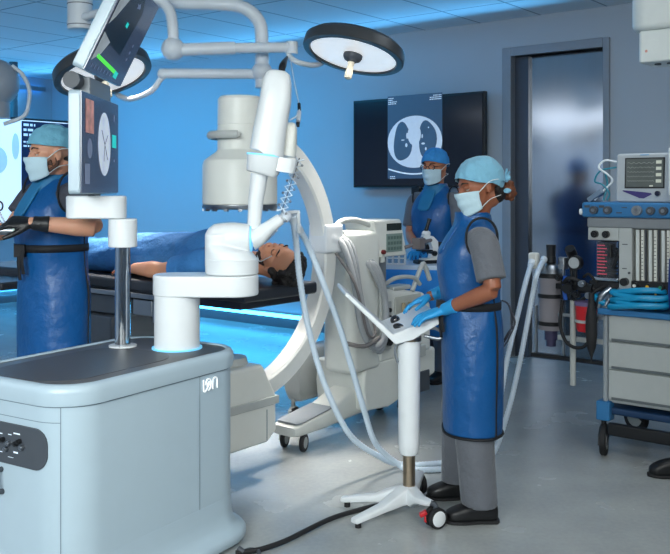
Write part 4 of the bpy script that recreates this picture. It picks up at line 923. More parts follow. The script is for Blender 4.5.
for e, yw in ((ends['wheel'], .5), (ends['rear'], 1.9)):
    R_ = Matrix.Rotation(yw, 4, 'Z'); r = .046; c = V((e.x, e.y, 0))+V((.025*math.cos(yw), 0, 0))
    def Tm(o): return Matrix.Translation(c+Z*r) @ R_ @ Matrix.Rotation(PI/2, 4, 'X') @ Matrix.Translation((0, 0, o))
    bm = B()
    for o in (-.018, .018): lathe(bm, [(.02, -.011), (r*.94, -.011), (r, -.006), (r, .006), (r*.94, .011), (.02, .011)], 32, Tm(o))
    k = mk('caster', bm, rubber, **wl(cs))
    bm = B()
    for o in (-.029, .029): lathe(bm, [(0, -.002), (r*.80, -.002), (r*.72, .001), (r*.2, .003), (0, .003)], 28, Tm(o))
    mk('wheel_cap', bm, white, k, local=False)
    bm = B(); lathe(bm, [(0, -.010), (.03, -.010), (.03, .010), (0, .010)], 20, Tm(0)); p_ = c+Z*(r+.02); tube(bm, [c+Z*r, p_+Z*.03, V((e.x, e.y, .11))], .012, n=10); mk('fork', bm, dark, k, local=False)
    if yw < 1: bm = B(); box(bm, c+V((-.055, .0, .062)), (.035, .03, .018), Matrix.Rotation(-.5, 3, 'Y')); box(bm, c+V((-.045, .0, .04)), (.012, .026, .03)); mk('brake_pedal', bm, red, k, local=False, bevel=.004)
bm = B(); cyl(bm, HB+Z*.10, HB+Z*.40, .029, n=32); mk('inner_post', bm, bronze, **wl(cs))
bm = B(); lathe(bm, [(0, .27), (.040, .27), (.047, .285), (.049, .31), (.053, .80), (.0, .80)], 40, Matrix.Translation((HB.x, HB.y, 0))); mk('outer_post', bm, white, **wl(cs))
bm = B(); lathe(bm, [(0, .80), (.058, .80), (.058, .818), (0, .818)], 40, Matrix.Translation((HB.x, HB.y, 0))); mk('collar', bm, bronze, **wl(cs))
KD = V((-.084, 1, 0))
def kp(x, z, y): return V((x, 4.08, z))+KD*(y*.42)
prof = [(.262, .806), (.278, .790), (.36, .812), (.40, .838), (.485, .888), (.49, .925), (.262+.19, .915), (.268, .838), (.06, 1.026), (.048, 1.032), (.044, 1.016)]
bm = B(); loft(bm, [[kp(x, z, y) for x, z in prof] for y in (0, 1)]); tr = mk('tray', bm, white, bevel=.006, seg=3, **wl(cs))
bm = B(); bm.faces.new([bm.verts.new(p) for p in (kp(.28, .8445, .06), kp(.44, .9118, .06), kp(.44, .9118, .94), kp(.28, .8445, .94))]); mk('keypad_surface', bm, M('keypad_white', (236, 240, 246), .3), tr, local=False)
bm = B(); sph(bm, kp(.315, .866, .62), .024); mk('trackball', bm, M('gloss_black', (10, 12, 22), .08, coat=.6), tr, local=False)
bm = B(); sph(bm, kp(.305, .86, .22), (.03, .012, .016), R=Matrix.Rotation(-.6, 3, 'Z')); mk('scroll_wheel', bm, M('gloss_black', (10, 12, 22)), tr, local=False)
bm = B(); tube(bm, [HB+V((.06, -.0, .845)), HB+V((.11, -.02, .86)), HB+V((.15, -.02, .84)), HB+V((.14, -.02, .81)), HB+V((.07, 0, .82))], .008, n=8); mk('cable_hook', bm, steel, **wl(cs))
bm = B(); tube(bm, [HB+V((-.03, -.05, .80)), HB+V((-.062, -.03, .78)), HB+V((-.066, -.02, .74)), HB+V((-.055, -.02, .70))], .006, n=8); mk('small_cable', bm, grey, **wl(cs))
pc = thing('power_cable', 'black cable on the floor between console and controller stand', 'cable', flo(300, 533), 0)
cpt = [(236, 553), (246, 551.5), (262, 549), (285, 541), (305, 531), (330, 519), (355, 511), (380, 505)]
bm = B(); tube(bm, [flo(x, y, .014) for x, y in cpt]+[HB+V((-.05, -.03, .05)), HB+V((-.03, -.02, .09))], .011, n=10); mk('cable', bm, rubber, **wl(pc))
bm = B(); tube(bm, [flo(243, 552, .012), flo(250, 549.5, .012), flo(258, 551, .012), flo(258, 556, .012), flo(248, 558, .012)], .009, n=8); cyl(bm, flo(243, 552, .014), flo(238, 548, .03), .012); mk('cable_plug', bm, dark, **wl(pc))

# ------------------------------------------------------------ breathing hoses
def rib(bm, pts, r, n=10):
    pts = catmull(pts, 24)
    L = [0]
    for a, b in zip(pts, pts[1:]): L.append(L[-1]+(b-a).length)
    step = .009; m = int(L[-1]/step); out = []; j = 0
    for i in range(m):
        q = i*step
        while L[j+1] < q: j += 1
        out.append(pts[j]+(pts[j+1]-pts[j])*((q-L[j])/max(1e-9, L[j+1]-L[j])))
    rings = []; x = None
    for i, p in enumerate(out):
        d_ = (out[min(i+1, m-1)]-out[max(i-1, 0)]).normalized()
        if x is None: x, y, _ = frame(d_)
        else: x = (x-d_*x.dot(d_)).normalized(); y = d_.cross(x)
        rr_ = r*(1.0 if i % 2 else .86); rings.append(ring(p, x, rr_, y, rr_, n))
    loft(bm, rings)
amt = lambda x, y, z: AM+U*x+W*y+Z*z
HA = [amt(-.475, .06, 1.06), px(525, 285, 5.2), px(517, 318, 5.15), px(507, 360, 5.1), px(500, 400, 5.05), flo(488, 449, .02), flo(465, 459, .017), flo(430, 464, .017), flo(400, 464, .017), px(382, 458, 4.75), px(350, 435, 4.62), px(325, 385, 4.5), px(309, 330, 4.4), px(300, 280, 4.3), px(296, 240, 4.2), px(293, 217, 4.12)]
HBp = [amt(-.40, .07, 1.08), px(537, 274, 5.15), px(533, 292, 5.15), px(526, 330, 5.1), px(517, 375, 5.05), px(507, 415, 5.0), flo(492, 455, .02), flo(468, 466, .017), flo(436, 469.5, .017), flo(408, 469, .017), px(398, 464, 4.75), px(376, 444, 4.68), px(364, 410, 4.6), px(351, 365, 4.52), px(338, 322, 4.45), px(322, 280, 4.35), px(308, 245, 4.28), px(298, 228, 4.18)]
for pts, lab in ((HA, 'pale ribbed breathing hose, the left of two, from machine along floor to patient'), (HBp, 'pale ribbed breathing hose, the right of two, from machine along floor to patient')):
    t = thing('breathing_hose', lab, 'hose', pts[7]*1, 0, 'breathing hoses')
    bm = B(); rib(bm, pts, .0165); mk('hose', bm, hosem, ang=80, **wl(t))
    for e0, e1 in ((pts[0], pts[1]), (pts[-1], pts[-2])):
        d_ = (V(e1)-V(e0)).normalized(); bm = B(); cyl(bm, V(e0)-d_*.012, V(e0)+d_*.03, .0215, .019); mk('cuff', bm, clearh, **wl(t))

# ------------------------------------------------------------ people
def hand(bm, w, d, n, t, s=1, curl=(.25, .35, .3), spread=.10, thumb=None, tw=1.0):
    w, d, n, t = V(w), V(d).normalized(), V(n).normalized(), V(t).normalized()
    n = (n-d*n.dot(d)).normalized(); t0 = t; t = d.cross(n).normalized(); t = t if t.dot(t0) > 0 else -t
    rg = [ring(w+d*(q*s), t, a*s, n, b*s, 16, 2.6) for q, a, b in ((-.035, .025, .019), (0, .026, .019), (.03, .036, .018), (.065, .042, .016), (.092, .040, .013), (.1, .034, .009))]
    loft(bm, rg)
    for i, L in enumerate((.072, .080, .075, .058)):
        off = .0295-.0197*i; p = w+d*(.083*s-.004*abs(i-1)*s)+t*(off*s); dr = (d+t*(spread*(1.5-i))).normalized(); ax = t; pts = [p, p+dr*.012*s]
        cur = dr; q = pts[-1]
        for j, fr_ in enumerate((.45, .31, .24)):
            ang_ = curl[j]*(1+.15*i); cur = (cur*math.cos(ang_)-n*math.sin(ang_)*1.0); cur = (cur-n*0).normalized()
            nn = (n*math.cos(ang_)+dr*math.sin(ang_)); q = q+cur*(L*fr_*s); pts.append(q)
        tube(bm, pts, [.0105*s, .0102*s, .0095*s, .0088*s, .0072*s], n=10, k=3)
    th = thumb or (d*.75+t*.62-n*.35); th = V(th).normalized()
    p = w+d*.022*s+t*.022*s-n*.004*s; q1 = p+th*.045*s; q2 = q1+(th+d*.35).normalized()*.034*s; q3 = q2+(th+d*.6).normalized()*.025*s
    tube(bm, [p, q1, q2, q3], [.016*s, .0125*s, .0108*s, .008*s], n=10, k=3)
def limb(bm, pts, r, n=18): tube(bm, pts, r, n=n, k=5)
def head(bm, C, f, u, s=1.0, jaw=1.0):
    C, f, u = V(C), V(f).normalized(), V(u).normalized(); u = (u-f*u.dot(f)).normalized(); l = u.cross(f); R = axes(f, l, u)
    P = lambda a, b, c: C+f*(a*s)+l*(b*s)+u*(c*s)
    S = lambda a, b, c, r: sph(bm, P(a, b, c), tuple(v*s for v in r), R, 24)
    S(-.012, 0, .032, (.096, .077, .086)); S(.028, 0, -.035, (.062, .062*jaw, .072)); S(.022, 0, -.012, (.070, .066, .06))
    S(.048, 0, -.085, (.034, .034*jaw, .028)); S(.075, 0, .026, (.018, .05, .012)); S(.088, 0, -.052, (.012, .025, .009)); S(.086, 0, -.064, (.012, .021, .008))
    loft(bm, [ring(P(a, 0, c), l, w*s, u, h*s, 12) for a, c, w, h in ((.072, .02, .010, .014), (.092, .002, .010, .014), (.108, -.018, .014, .013), (.106, -.028, .017, .008))])
    for sd_ in (-1, 1):
        S(.045, sd_*.052, -.022, (.03, .018, .025)); S(-.008, sd_*.076, -.008, (.018, .009, .031)); S(-.002, sd_*.077, -.03, (.009, .008, .012))
    S(-.04, 0, -.05, (.05, .055, .06))
    return P, l
def eyes(par, C, f, u, s=1.0, closed=False, brow=hairb, skin=skinl):
    C, f, u = V(C), V(f).normalized(), V(u).normalized(); u = (u-f*u.dot(f)).normalized(); l = u.cross(f); R = axes(f, l, u)
    P = lambda a, b, c: C+f*(a*s)+l*(b*s)+u*(c*s)
    for sd_ in (-1, 1):
        if closed:
            bm = B(); sph(bm, P(.0765, sd_*.032, .0), (.011*s, .017*s, .011*s), R, 16); mk('eyelid', bm, skin, par, local=False)
            bm = B(); tube(bm, [P(.086, sd_*.018, -.004), P(.0885, sd_*.032, -.008), P(.080, sd_*.048, -.004)], .0016*s, n=6); mk('eyelashes', bm, brow, par, local=False)
        else:
            bm = B(); sph(bm, P(.0715, sd_*.032, .003), (.0125*s,)*3, R, 18); e_ = mk('eye', bm, eyew, par, local=False)
            bm = B(); sph(bm, P(.0800, sd_*.0325, .003), (.0045*s, .0068*s, .0066*s), R, 14); mk('iris', bm, iris, e_, local=False)
            bm = B(); sph(bm, P(.0755, sd_*.032, .0075), (.0132*s, .0165*s, .0095*s), R, 16); mk('eyelid', bm, skin, par, local=False)
        bm = B(); tube(bm, [P(.0885, sd_*.014, .024), P(.090, sd_*.032, .031), P(.074, sd_*.052, .026)], [.0035*s, .0042*s, .002*s], n=8, flat=.8); mk('eyebrow', bm, brow, par, local=False)
def cap(par, C, f, u, s, mat, front=78, back=118, side=97, seed=0, puff=.0):
    C, f, u = V(C), V(f).normalized(), V(u).normalized(); u = (u-f*u.dot(f)).normalized(); l = u.cross(f); c0 = C+u*(.030*s)-f*(.010*s)
    bm = B(); n = 48; m = 16; rings = []
    for j in range(1, m+1):
        r = []
        for i in range(n):
            a = 2*PI*i/n; ca = math.cos(a); pm_ = (front if ca > 0 else back)*abs(ca)**1.5+side*(1-abs(ca)**1.5)
            ph = math.radians(pm_)*j/m; pt = V((math.sin(ph)*ca*.109, math.sin(ph)*math.sin(a)*.091, math.cos(ph)*.100))
            wv = noise.noise(V((ca*3+seed, math.sin(a)*3, ph*4)))*.010*math.sin(PI*min(1, j/m))+.004*math.sin(a*14+seed)*(j/m)**3
            if ca < 0: pt *= 1+puff*(-ca)*math.sin(ph)
            pt *= 1+wv/.1
            r.append(c0+(f*pt.x+l*pt.y+u*pt.z)*s)
        rings.append(r)
    vs = loft(bm, rings, cap=False); top = bm.verts.new(c0+u*(.100*s))
    for i in range(n): bm.faces.new((top, vs[0][i], vs[0][(i+1) % n]))
    o = mk('surgical_cap', bm, mat, par, local=False, ang=180, mods=(('SOLIDIFY', dict(thickness=.003, offset=1)), ('SUBSURF', dict(levels=1, render_levels=1))))
    hem = [p*1 for p in rings[-1]]; bm = B(); tube(bm, hem+[hem[0]], .0035, n=6, k=1); mk('cap_hem', bm, mat, o, local=False); return o, (lambda a, b, c: C+f*(a*s)+l*(b*s)+u*(c*s))
def mask(par, C, f, u, s, mat=None):
    C, f, u = V(C), V(f).normalized(), V(u).normalized(); u = (u-f*u.dot(f)).normalized(); l = u.cross(f)
    bm = B(); rows = []; m = 14; n = 21
    for j in range(m+1):
        t = j/m; h = -.008-.112*t; r = []
        for i in range(n):
            a = math.radians(-60+120*i/(n-1)); c4 = math.cos(a)**4
            top = max(0, 1-t*3)
            rx = .096+.028*c4*(1-.25*t)-.014*t*t-.012*top*(1-c4)+.0025*math.sin(t*PI*5)*math.cos(a)
            ry = .088-.010*t*t; hh = h*(1) - (.018*(1-math.cos(a))*(1-t)) + .030*(1-math.cos(a))*t*1.6
            r.append(C+f*(rx*math.cos(a)*s)+l*(ry*math.sin(a)*s)+u*(hh*s))
        rows.append(r)
    vs = [[bm.verts.new(p) for p in r] for r in rows]
    for a, b in zip(vs, vs[1:]):
        for i in range(n-1): bm.faces.new((a[i], a[i+1], b[i+1], b[i]))
    o = mk('face_mask', bm, mat or maskm, par, local=False, ang=180, mods=(('SOLIDIFY', dict(thickness=.0025, offset=1)),))
    P = lambda a, b, c: C+f*(a*s)+l*(b*s)+u*(c*s)
    for sd_ in (-1, 1):
        bm = B(); c = rows[1][0 if sd_ < 0 else -1]; c2 = rows[-2][0 if sd_ < 0 else -1]
        tube(bm, [c, P(-.01, sd_*.094, .012), P(-.07, sd_*.078, .010), P(-.112, sd_*.02, .006)], .0038, n=6, flat=.6)
        tube(bm, [c2, P(-.0, sd_*.082, -.065), P(-.06, sd_*.066, -.06), P(-.10, sd_*.01, -.055)], .0032, n=6, flat=.6)
        mk('mask_tie', bm, strapw, o, local=False)
    return o
def stander(name, label, base, yaw, s, hf, hc, hs, arms, feet, skin, capm, lean=0, vox=.0065, hem=.38, sleeve=scrubgrey, glv=glove, pants=scrubgrey, group=None, brow=hairb, sleeve_end=.8, HU=Z, capk={}, belt=4, foot=1.0, legw=1.0, cmat=collar):
    """hf: way the face looks, hc: head centre, arms: {side: (shoulder, elbow, wrist, hand dir, back-of-hand normal, thumb side)} in world points"""
    base = V((*base, 0)); f = V((math.cos(yaw), math.sin(yaw), 0)); l = V((-f.y, f.x, 0)); hc = V(hc)
    X = lambda a, b, z: base+f*a+l*b+Z*z
    rg = [(0, .84, .150, .10), (0, .92, .155, .105), (0, 1.0, .135, .092), (.0, 1.10, .128, .088), (.005, 1.20, .14, .100), (.005, 1.29, .155, .098), (-.005, 1.36, .14, .075), (-.01, 1.405, .085, .06)]
    bm = B(); loft(bm, [ring(X(a+lean*(z-.9), 0, z*s), l, w*s, f, d_*s, 28, 2.3) for a, z, w, d_ in rg])
    nb = X(-.01+lean*.48, 0, 1.36*s); fh = V(hf).normalized()
    limb(bm, [nb, nb+(hc-nb)*.4-fh*.012, hc-Z*.06*hs-fh*.02], [.062*s, .054*s, .052*s])
    head(bm, hc, hf, HU, hs)
    for sd_, (sh, el, wr, *_r) in arms.items():
        sh, el, wr = V(sh), V(el), V(wr); inn = X(lean*.4, sd_*.06, 1.30*s)
        limb(bm, [inn, sh], [.06*s, .052*s]); limb(bm, [sh, sh+(el-sh)*.5, el], [.052*s, .045*s, .038*s]); limb(bm, [el, el+(wr-el)*.3, wr, wr+(wr-el).normalized()*.02], [.038*s, .041*s, .026*s, .025*s])
    for sd_, (fx, fy) in feet.items():
        hp = X(0, sd_*.085, .87*s); an = V((fx, fy, .10)); kn = hp+(an-hp)*.5+f*.02; kn.z = .48*s
        limb(bm, [hp+Z*.03, hp-Z*.12, kn, kn+(an-kn)*.35-f*.01, an, an-Z*.04], [.082*s, .08*s, .055*s, .054*s, .036*s, .036*s]); limb(bm, [an-Z*.045-f*.02, an-Z*.055+f*.1], [.036, .03])
    body = mk(name, bm, skin, None, loc=(base.x, base.y, 0), mods=REM(vox, 5))
    tag(body, label, 'person', group)
    k = dict(parent=body, local=False)
    eyes(body, hc, hf, HU, hs, brow=brow, skin=skin)
    cp, P = cap(body, hc, hf, HU, hs, capm, seed=base.x*7, **capk)
    mask(body, hc, hf, HU, hs)
    # scrub top with short sleeves
    bm = B(); loft(bm, [ring(X(a+lean*(z-.9), 0, z*s), l, (w+.022)*s, f, (d_+.018)*s, 28, 2.4) for a, z, w, d_ in rg[1:-1]]); loft(bm, [ring(X(a+lean*(z-.9), 0, z*s), l, w*s, f, d_*s, 28, 2.2) for a, z, w, d_ in ((0, 1.34, .16, .085), (-.01, 1.395, .105, .072), (-.015, 1.43, .074, .066))])
    for sd_, (sh, el, wr, *_r) in arms.items():
        sh, el = V(sh), V(el); q = sh+(el-sh)*sleeve_end
        limb(bm, [X(lean*.4, sd_*.07, 1.32*s), sh+(X(0, sd_*.1, 1.33*s)-sh)*.3, sh+(el-sh)*.12, sh+(el-sh)*.45, q], [.062*s, .067*s, .071*s, .069*s, .070*s])
    mk('scrub_top', bm, sleeve, mods=REM(.008, 4), **k)
    # trousers
    bm = B()
    for sd_, (fx, fy) in feet.items():
        hp = X(0, sd_*.085, .87*s); an = V((fx, fy, .06)); kn = hp+(an-hp)*.5+f*.015; kn.z = .48*s
        limb(bm, [hp+Z*.05, hp-Z*.12, kn, kn+(an-kn)*.5, an+Z*.05, an+Z*.02], [.095*s*1, .098*s, .086*s*legw, .080*s*legw, .078*s*legw, .080*s*legw])
    loft(bm, [ring(X(a, 0, z*s), l, (w+.015)*s, f, (d_+.012)*s, 28, 2.4) for a, z, w, d_ in rg[:3]])
    mk('trousers', bm, pants, mods=REM(.010, 3), **k)
    # clogs
    for sd_, (fx, fy) in feet.items():
        bm = B(); p = V((fx, fy, 0)); fd = f
        if sd_ == 1 and name == 'person': pass
        loft(bm, [ring(p+fd*(a*foot)+Z*z, l, w, Z, h, 24, 2.8) for a, z, w, h in ((-.10, .045, .018, .03), (-.09, .048, .034, .042), (-.04, .050, .039, .045), (.03, .050, .042, .046), (.09, .043, .049, .038), (.14, .036, .046, .030), (.17, .032, .03, .022), (.178, .03, .012, .012))])
        sh_ = mk('clog', bm, clog, mods=(('SUBSURF', dict(levels=1, render_levels=1)),), **k)
        bm = B(); loft(bm, [ring(p+fd*(a*foot)+Z*.009, l, w, Z, .009, 24, 3.5) for a, w in ((-.105, .02), (-.09, .038), (.0, .040), (.09, .052), (.15, .044), (.182, .015))]); mk('sole', bm, rubber, sh_, local=False)
    # lead apron
    ar = [(.0, hem, .205, .140), (.0, .55, .205, .143), (.0, .75, .200, .146), (.0, .92, .190, .148), (.004, 1.02, .175, .138), (.014, 1.12, .175, .146), (.018, 1.22, .182, .155), (.012, 1.30, .180, .142), (.0, 1.355, .162, .112), (-.004, 1.40, .115, .092), (-.004, 1.44, .088, .084), (.0, 1.465, .084, .080)]
    bm = B(); rings = []
    for a, z, w, d_ in ar:
        r = ring(X(a+lean*(z-.9 if z > .9 else 0), 0, z*s), l, w*s, f, d_*s, 64, 2.25); c = X(a, 0, z*s); kf = min(1, max(0, (1.05-z)/.5))
        out = []
        for i, p in enumerate(r):
            an_ = 2*PI*i/64; q = p-c; q *= 1+.020*kf*math.sin(an_*5+1+z*2)+.010*math.sin(an_*3+z*9)+.05*(noise.noise(V((math.cos(an_)*1.6, math.sin(an_)*1.6, z*4+s*9)))); out.append(c+q)
        rings.append(out)
    loft(bm, rings, cap=False); apr = mk('lead_apron', bm, leadblue, ang=180, mods=(('SOLIDIFY', dict(thickness=.004)), ('SUBSURF', dict(levels=1, render_levels=2))), **k)
    bm = B(); tube(bm, rings[0]+[rings[0][0]], .0065, n=8, k=1); ib = 40 if name != 'x' else 0
    tube(bm, [r[58]*1.0 for r in rings[:7]], .0055, n=6, k=3); mk('apron_binding', bm, trim, apr, local=False)
    bm = B(); bz = rings[belt]; tube(bm, [p*1 for p in bz]+[bz[0]], .006, n=8, k=1, up=Z); 
    vs = loft(bm, [[p+(p-X(lean*.12, 0, p.z)).normalized()*.006+Z*o for p in bz] for o in (-.018, .018)], cap=False)
    fb = bz[14]+f*.012; box(bm, fb+Z*-.01, (.05, .05, .06)); tube(bm, [fb, fb-Z*.06+f*.012, fb-Z*.15+f*.004], .013, n=8, flat=.5); tube(bm, [fb+l*.03, fb+l*.035-Z*.06+f*.01, fb+l*.03-Z*.12], .011, n=8, flat=.5)
    mk('belt', bm, trim, apr, local=False, mods=(('SOLIDIFY', dict(thickness=.003)),))
    for sd_, (sh, el, *_r) in arms.items():
        sh, el = V(sh), V(el); d_ = (sh-X(lean*.4, 0, sh.z)).normalized()*.8-Z*.35; d_.normalize(); x, y, _ = frame(d_); c = sh-d_*.026
        bm = B(); rg_ = ring(c, f, .074*s, Z, .094*s, 32, 2.1); rg_ = [p+d_*0 for p in rg_]; tube(bm, rg_+[rg_[0]], .006, n=6, k=1); mk('armhole_binding', bm, trim, apr, local=False)
    # thyroid collar
    bm = B(); c = nb+(hc-nb)*.22; 
    loft(bm, [ring(c+Z*z+f*o, l, w*s, f, d_*s, 28, 2.1) for z, w, d_, o in ((-.075*s, .115, .098, .01), (-.03*s, .098, .094, .01), (.02*s, .088, .088, .008), (.045*s, .084, .084, .008), (.043*s, .062, .060, 0), (.0, .062, .060, 0))])
    loft(bm, [ring(c+Z*z+f*o, l, w*s, f, .012, 20, 2.5) for z, w, o in ((-.15*s, .03, .170*s), (-.13*s, .055, .166*s), (-.07*s, .062, .130*s), (.0, .055, .085*s))])
    mk('thyroid_collar', bm, cmat, mods=REM(.006, 4), **k)
    # gloves
    for sd_, a in arms.items():
        if len(a) < 6: continue
        sh, el, wr, hd, hn, ht = a[:6]; cr_ = a[6] if len(a) > 6 else (.25, .35, .3)
        bm = B(); hand(bm, wr, hd, hn, ht, 1.0*s, cr_)
        d_ = (V(wr)-V(el)).normalized(); limb(bm, [V(wr)+d_*.0, V(wr)-d_*.03, V(wr)-d_*.07], [.029*s, .031*s, .037*s])
        mk('glove', bm, glv, mods=REM(.0035, 3), **k)
    return body, P, X, cp

# the woman at the controller
hcw = px(479, 186, 4.10)
fw = V((-.94, -.30, -.24))
wb, WP, WX, wcap = stander('person', 'woman in light blue cap, mask and blue lead apron working the controller', (.635, 4.13), PI+.03, .955, fw, hcw, 1.02,
    {1: ((.655, 3.935, 1.275), (.69, 3.87, 1.065), (.492, 4.04, .955), (-.93, .10, -.30), (-.25, -.2, .95), (-.2, 1, 0), (.18, .28, .22)),
     -1: ((.64, 4.33, 1.275), (.62, 4.41, 1.03), (.470, 4.34, .985), (-.93, .02, -.38), (-.3, .1, .95), (-.2, -1, 0), (.18, .28, .22))},
    {1: (.650, 4.02), -1: (.60, 4.33)}, skinb, capblue, lean=.0, hem=.41, HU=V((-.22, 0, 1)), capk=dict(back=146, front=72, side=102, puff=.09), foot=.86, legw=1.12, cmat=leadblue)
k = dict(parent=wb, local=False)
bm = B(); rnd = random.Random(4)
bc = WP(-.135, .0, -.055)
for i in range(60):
    d_ = V((rnd.gauss(0, 1), rnd.gauss(0, 1), rnd.gauss(0, 1))).normalized(); sph(bm, bc+V((d_.x*.034, d_.y*.034, d_.z*.045))*rnd.uniform(.7, 1), rnd.uniform(.008, .016), n=8)
sph(bm, bc, .036); mk('curly_bun', bm, hairbr, mods=REM(.004, 1), **k)
bm = B(); sph(bm, WP(-.075, 0, -.05), (.045, .07, .05), n=20); tube(bm, [WP(-.045, .074, -.02), WP(-.06, .066, -.04), WP(-.07, .056, -.055)], .014, n=10); tube(bm, [WP(-.02, -.078, .0), WP(-.04, -.078, -.03), WP(-.07, -.06, -.05)], .016, n=10); mk('nape_hair', bm, hairb, mods=REM(.005, 2), **k)
bm = B(); tube(bm, [WP(-.08, .085, .0), WP(-.115, .05, -.01), WP(-.135, .03, .02)], .006, n=8, flat=.5); sph(bm, WP(-.125, .045, .005), (.016, .010, .014)); tube(bm, [WP(-.12, .04, .01), WP(-.13, .05, .045)], .005, n=6); tube(bm, [WP(-.12, .04, .0), WP(-.145, .04, .03)], .005, n=6); sph(bm, WP(-.095, .07, -.05), (.018, .012, .012)); mk('cap_tie', bm, capblue, wcap, local=False)
# apron ties at her back
bm = B(); p0 = WX(-.135, .02, .99); 
for o in ((-.03, .05), (.0, .03), (.01, .06)): tube(bm, [p0, p0+V((.03, -.01, -.02)), p0+V((.055+o[0]*.3, -.02, -.10)), p0+V((.03, -.02, -.20+o[1])), p0+V((.01, -.01, -.24+o[1]))], .009, n=6, flat=.4)
mk('apron_ties', bm, scrubdark, **k)

# the surgeon at the left
hcs = px(51, 153, 4.33)
fs = V((-.80, -.58, -.12))
sb, SP, SX, scap = stander('person', 'bearded man in blue cap, mask and blue lead apron with black gloves at left', (-1.39, 4.40), PI+.72, 1.09, fs, hcs, 1.06,
    {1: ((-1.235, 4.25, 1.475), (-1.105, 4.10, 1.325), (-1.365, 4.02, 1.35), (-1, -.05, .06), (-.1, -.5, .85), (0, -.3, -1), (.5, .6, .4)),
     -1: ((-1.515, 4.52, 1.475), (-1.62, 4.44, 1.30), (-1.80, 4.22, 1.27), (-.9, -.4, 0), (0, -.2, 1), (.2, 1, 0), (.4, .5, .4))},
    {1: (-1.33, 4.31), -1: (-1.47, 4.46)}, skinl, M('mid_blue_cap_cloth', (112, 176, 200), .85, bump=.6, bscale=40), sleeve=scrubdark, pants=scrubdark, glv=gloveb, hem=.36, sleeve_end=.62, belt=5, capk=dict(back=122, front=76, side=90))
bm = B(); pts = []
for i in range(90):
    a = rnd.uniform(-1.25, 1.25); h_ = rnd.uniform(-.095, -.03); sph(bm, SP(.005+.070*math.cos(a), .068*math.sin(a), h_), .0085, n=6)
tube(bm, [SP(-.0, .070, -.01), SP(.0, .070, -.05), SP(.03, .055, -.08)], .010, n=8)
tube(bm, [SP(-.0, -.070, -.01), SP(.0, -.070, -.05), SP(.03, -.055, -.08)], .010, n=8)
mk('beard', bm, M('brown_beard', (84, 56, 44), .7, bump=.8, bscale=80), sb, local=False, mods=REM(.004, 2))
bm = B(); sph(bm, SP(-.065, 0, -.035), (.045, .066, .035), n=20); mk('nape_hair', bm, hairb, sb, local=False, mods=REM(.005, 2))
# his instruments
it = thing('steel_instrument', 'steel instrument held in black gloved hands at left border', 'surgical instrument', px(5, 231, 4.0), 0)
bm = B(); cyl(bm, px(-14, 230, 4.0), px(14, 231, 4.0), .020, n=24); mk('barrel', bm, steel, **wl(it))
bm = B(); cyl(bm, px(14, 231, 4.0), px(16, 231, 4.0), .022, n=24); mk('end_ring', bm, M('pale_green_plastic', (170, 190, 180), .4), **wl(it))
sc_ = thing('scissors', 'black ring handled scissors at the left border', 'scissors', px(0, 214, 4.02), 0)
bm = B()
for cx2, cy2 in ((-1, 206), (-9, 208)):
    c = px(cx2, cy2, 4.02); pts = [c+V((.017*math.cos(a), 0, .021*math.sin(a))) for a in [2*PI*i/20 for i in range(21)]]; tube(bm, pts, .0042, n=8, k=1)
mk('finger_rings', bm, black, **wl(sc_))
bm = B(); tube(bm, [px(-1, 210, 4.02), px(2, 217, 4.02), px(6, 224, 4.02)], .004, n=8); tube(bm, [px(-9, 212, 4.02), px(-2, 219, 4.02), px(4, 225, 4.02)], .004, n=8); mk('blades', bm, steel, **wl(sc_))

# the man behind
hcm = px(435, 166.5, 7.0)
fm = V((-.62, -.78, -.12))
bb, BP, BX, bcap = stander('person', 'man in bright blue cap and glasses standing behind the microscope', (.80, 7.05), PI+.85, 1.06, fm, hcm, 1.12,
    {1: ((.945, 6.92, 1.42), (.99, 6.86, 1.14), (.80, 6.70, 1.04), (-.8, -.5, -.2), (0, -.2, 1), (-.5, .8, 0)),
     -1: ((.655, 7.18, 1.42), (.60, 7.12, 1.15), (.63, 6.85, 1.03), (-.3, -.9, -.1), (0, 0, 1), (.9, -.3, 0))},
    {1: (.86, 6.98), -1: (.74, 7.12)}, skinm, capblue2, hem=.4, vox=.009)
bm = B()
for sd_ in (-1, 1):
    c = [BP(.098, sd_*.034+.024*math.cos(a)*1, .004+.018*math.sin(a)) for a in [2*PI*i/16 for i in range(17)]]; tube(bm, c, .003, n=6, k=1); tube(bm, [BP(.096, sd_*.058, .008), BP(.05, sd_*.082, .008), BP(0, sd_*.086, .004)], .0028, n=6, k=2)
tube(bm, [BP(.1, -.01, .008), BP(.1, .01, .008)], .003, n=6, k=1); mk('glasses', bm, black, bb, local=False)

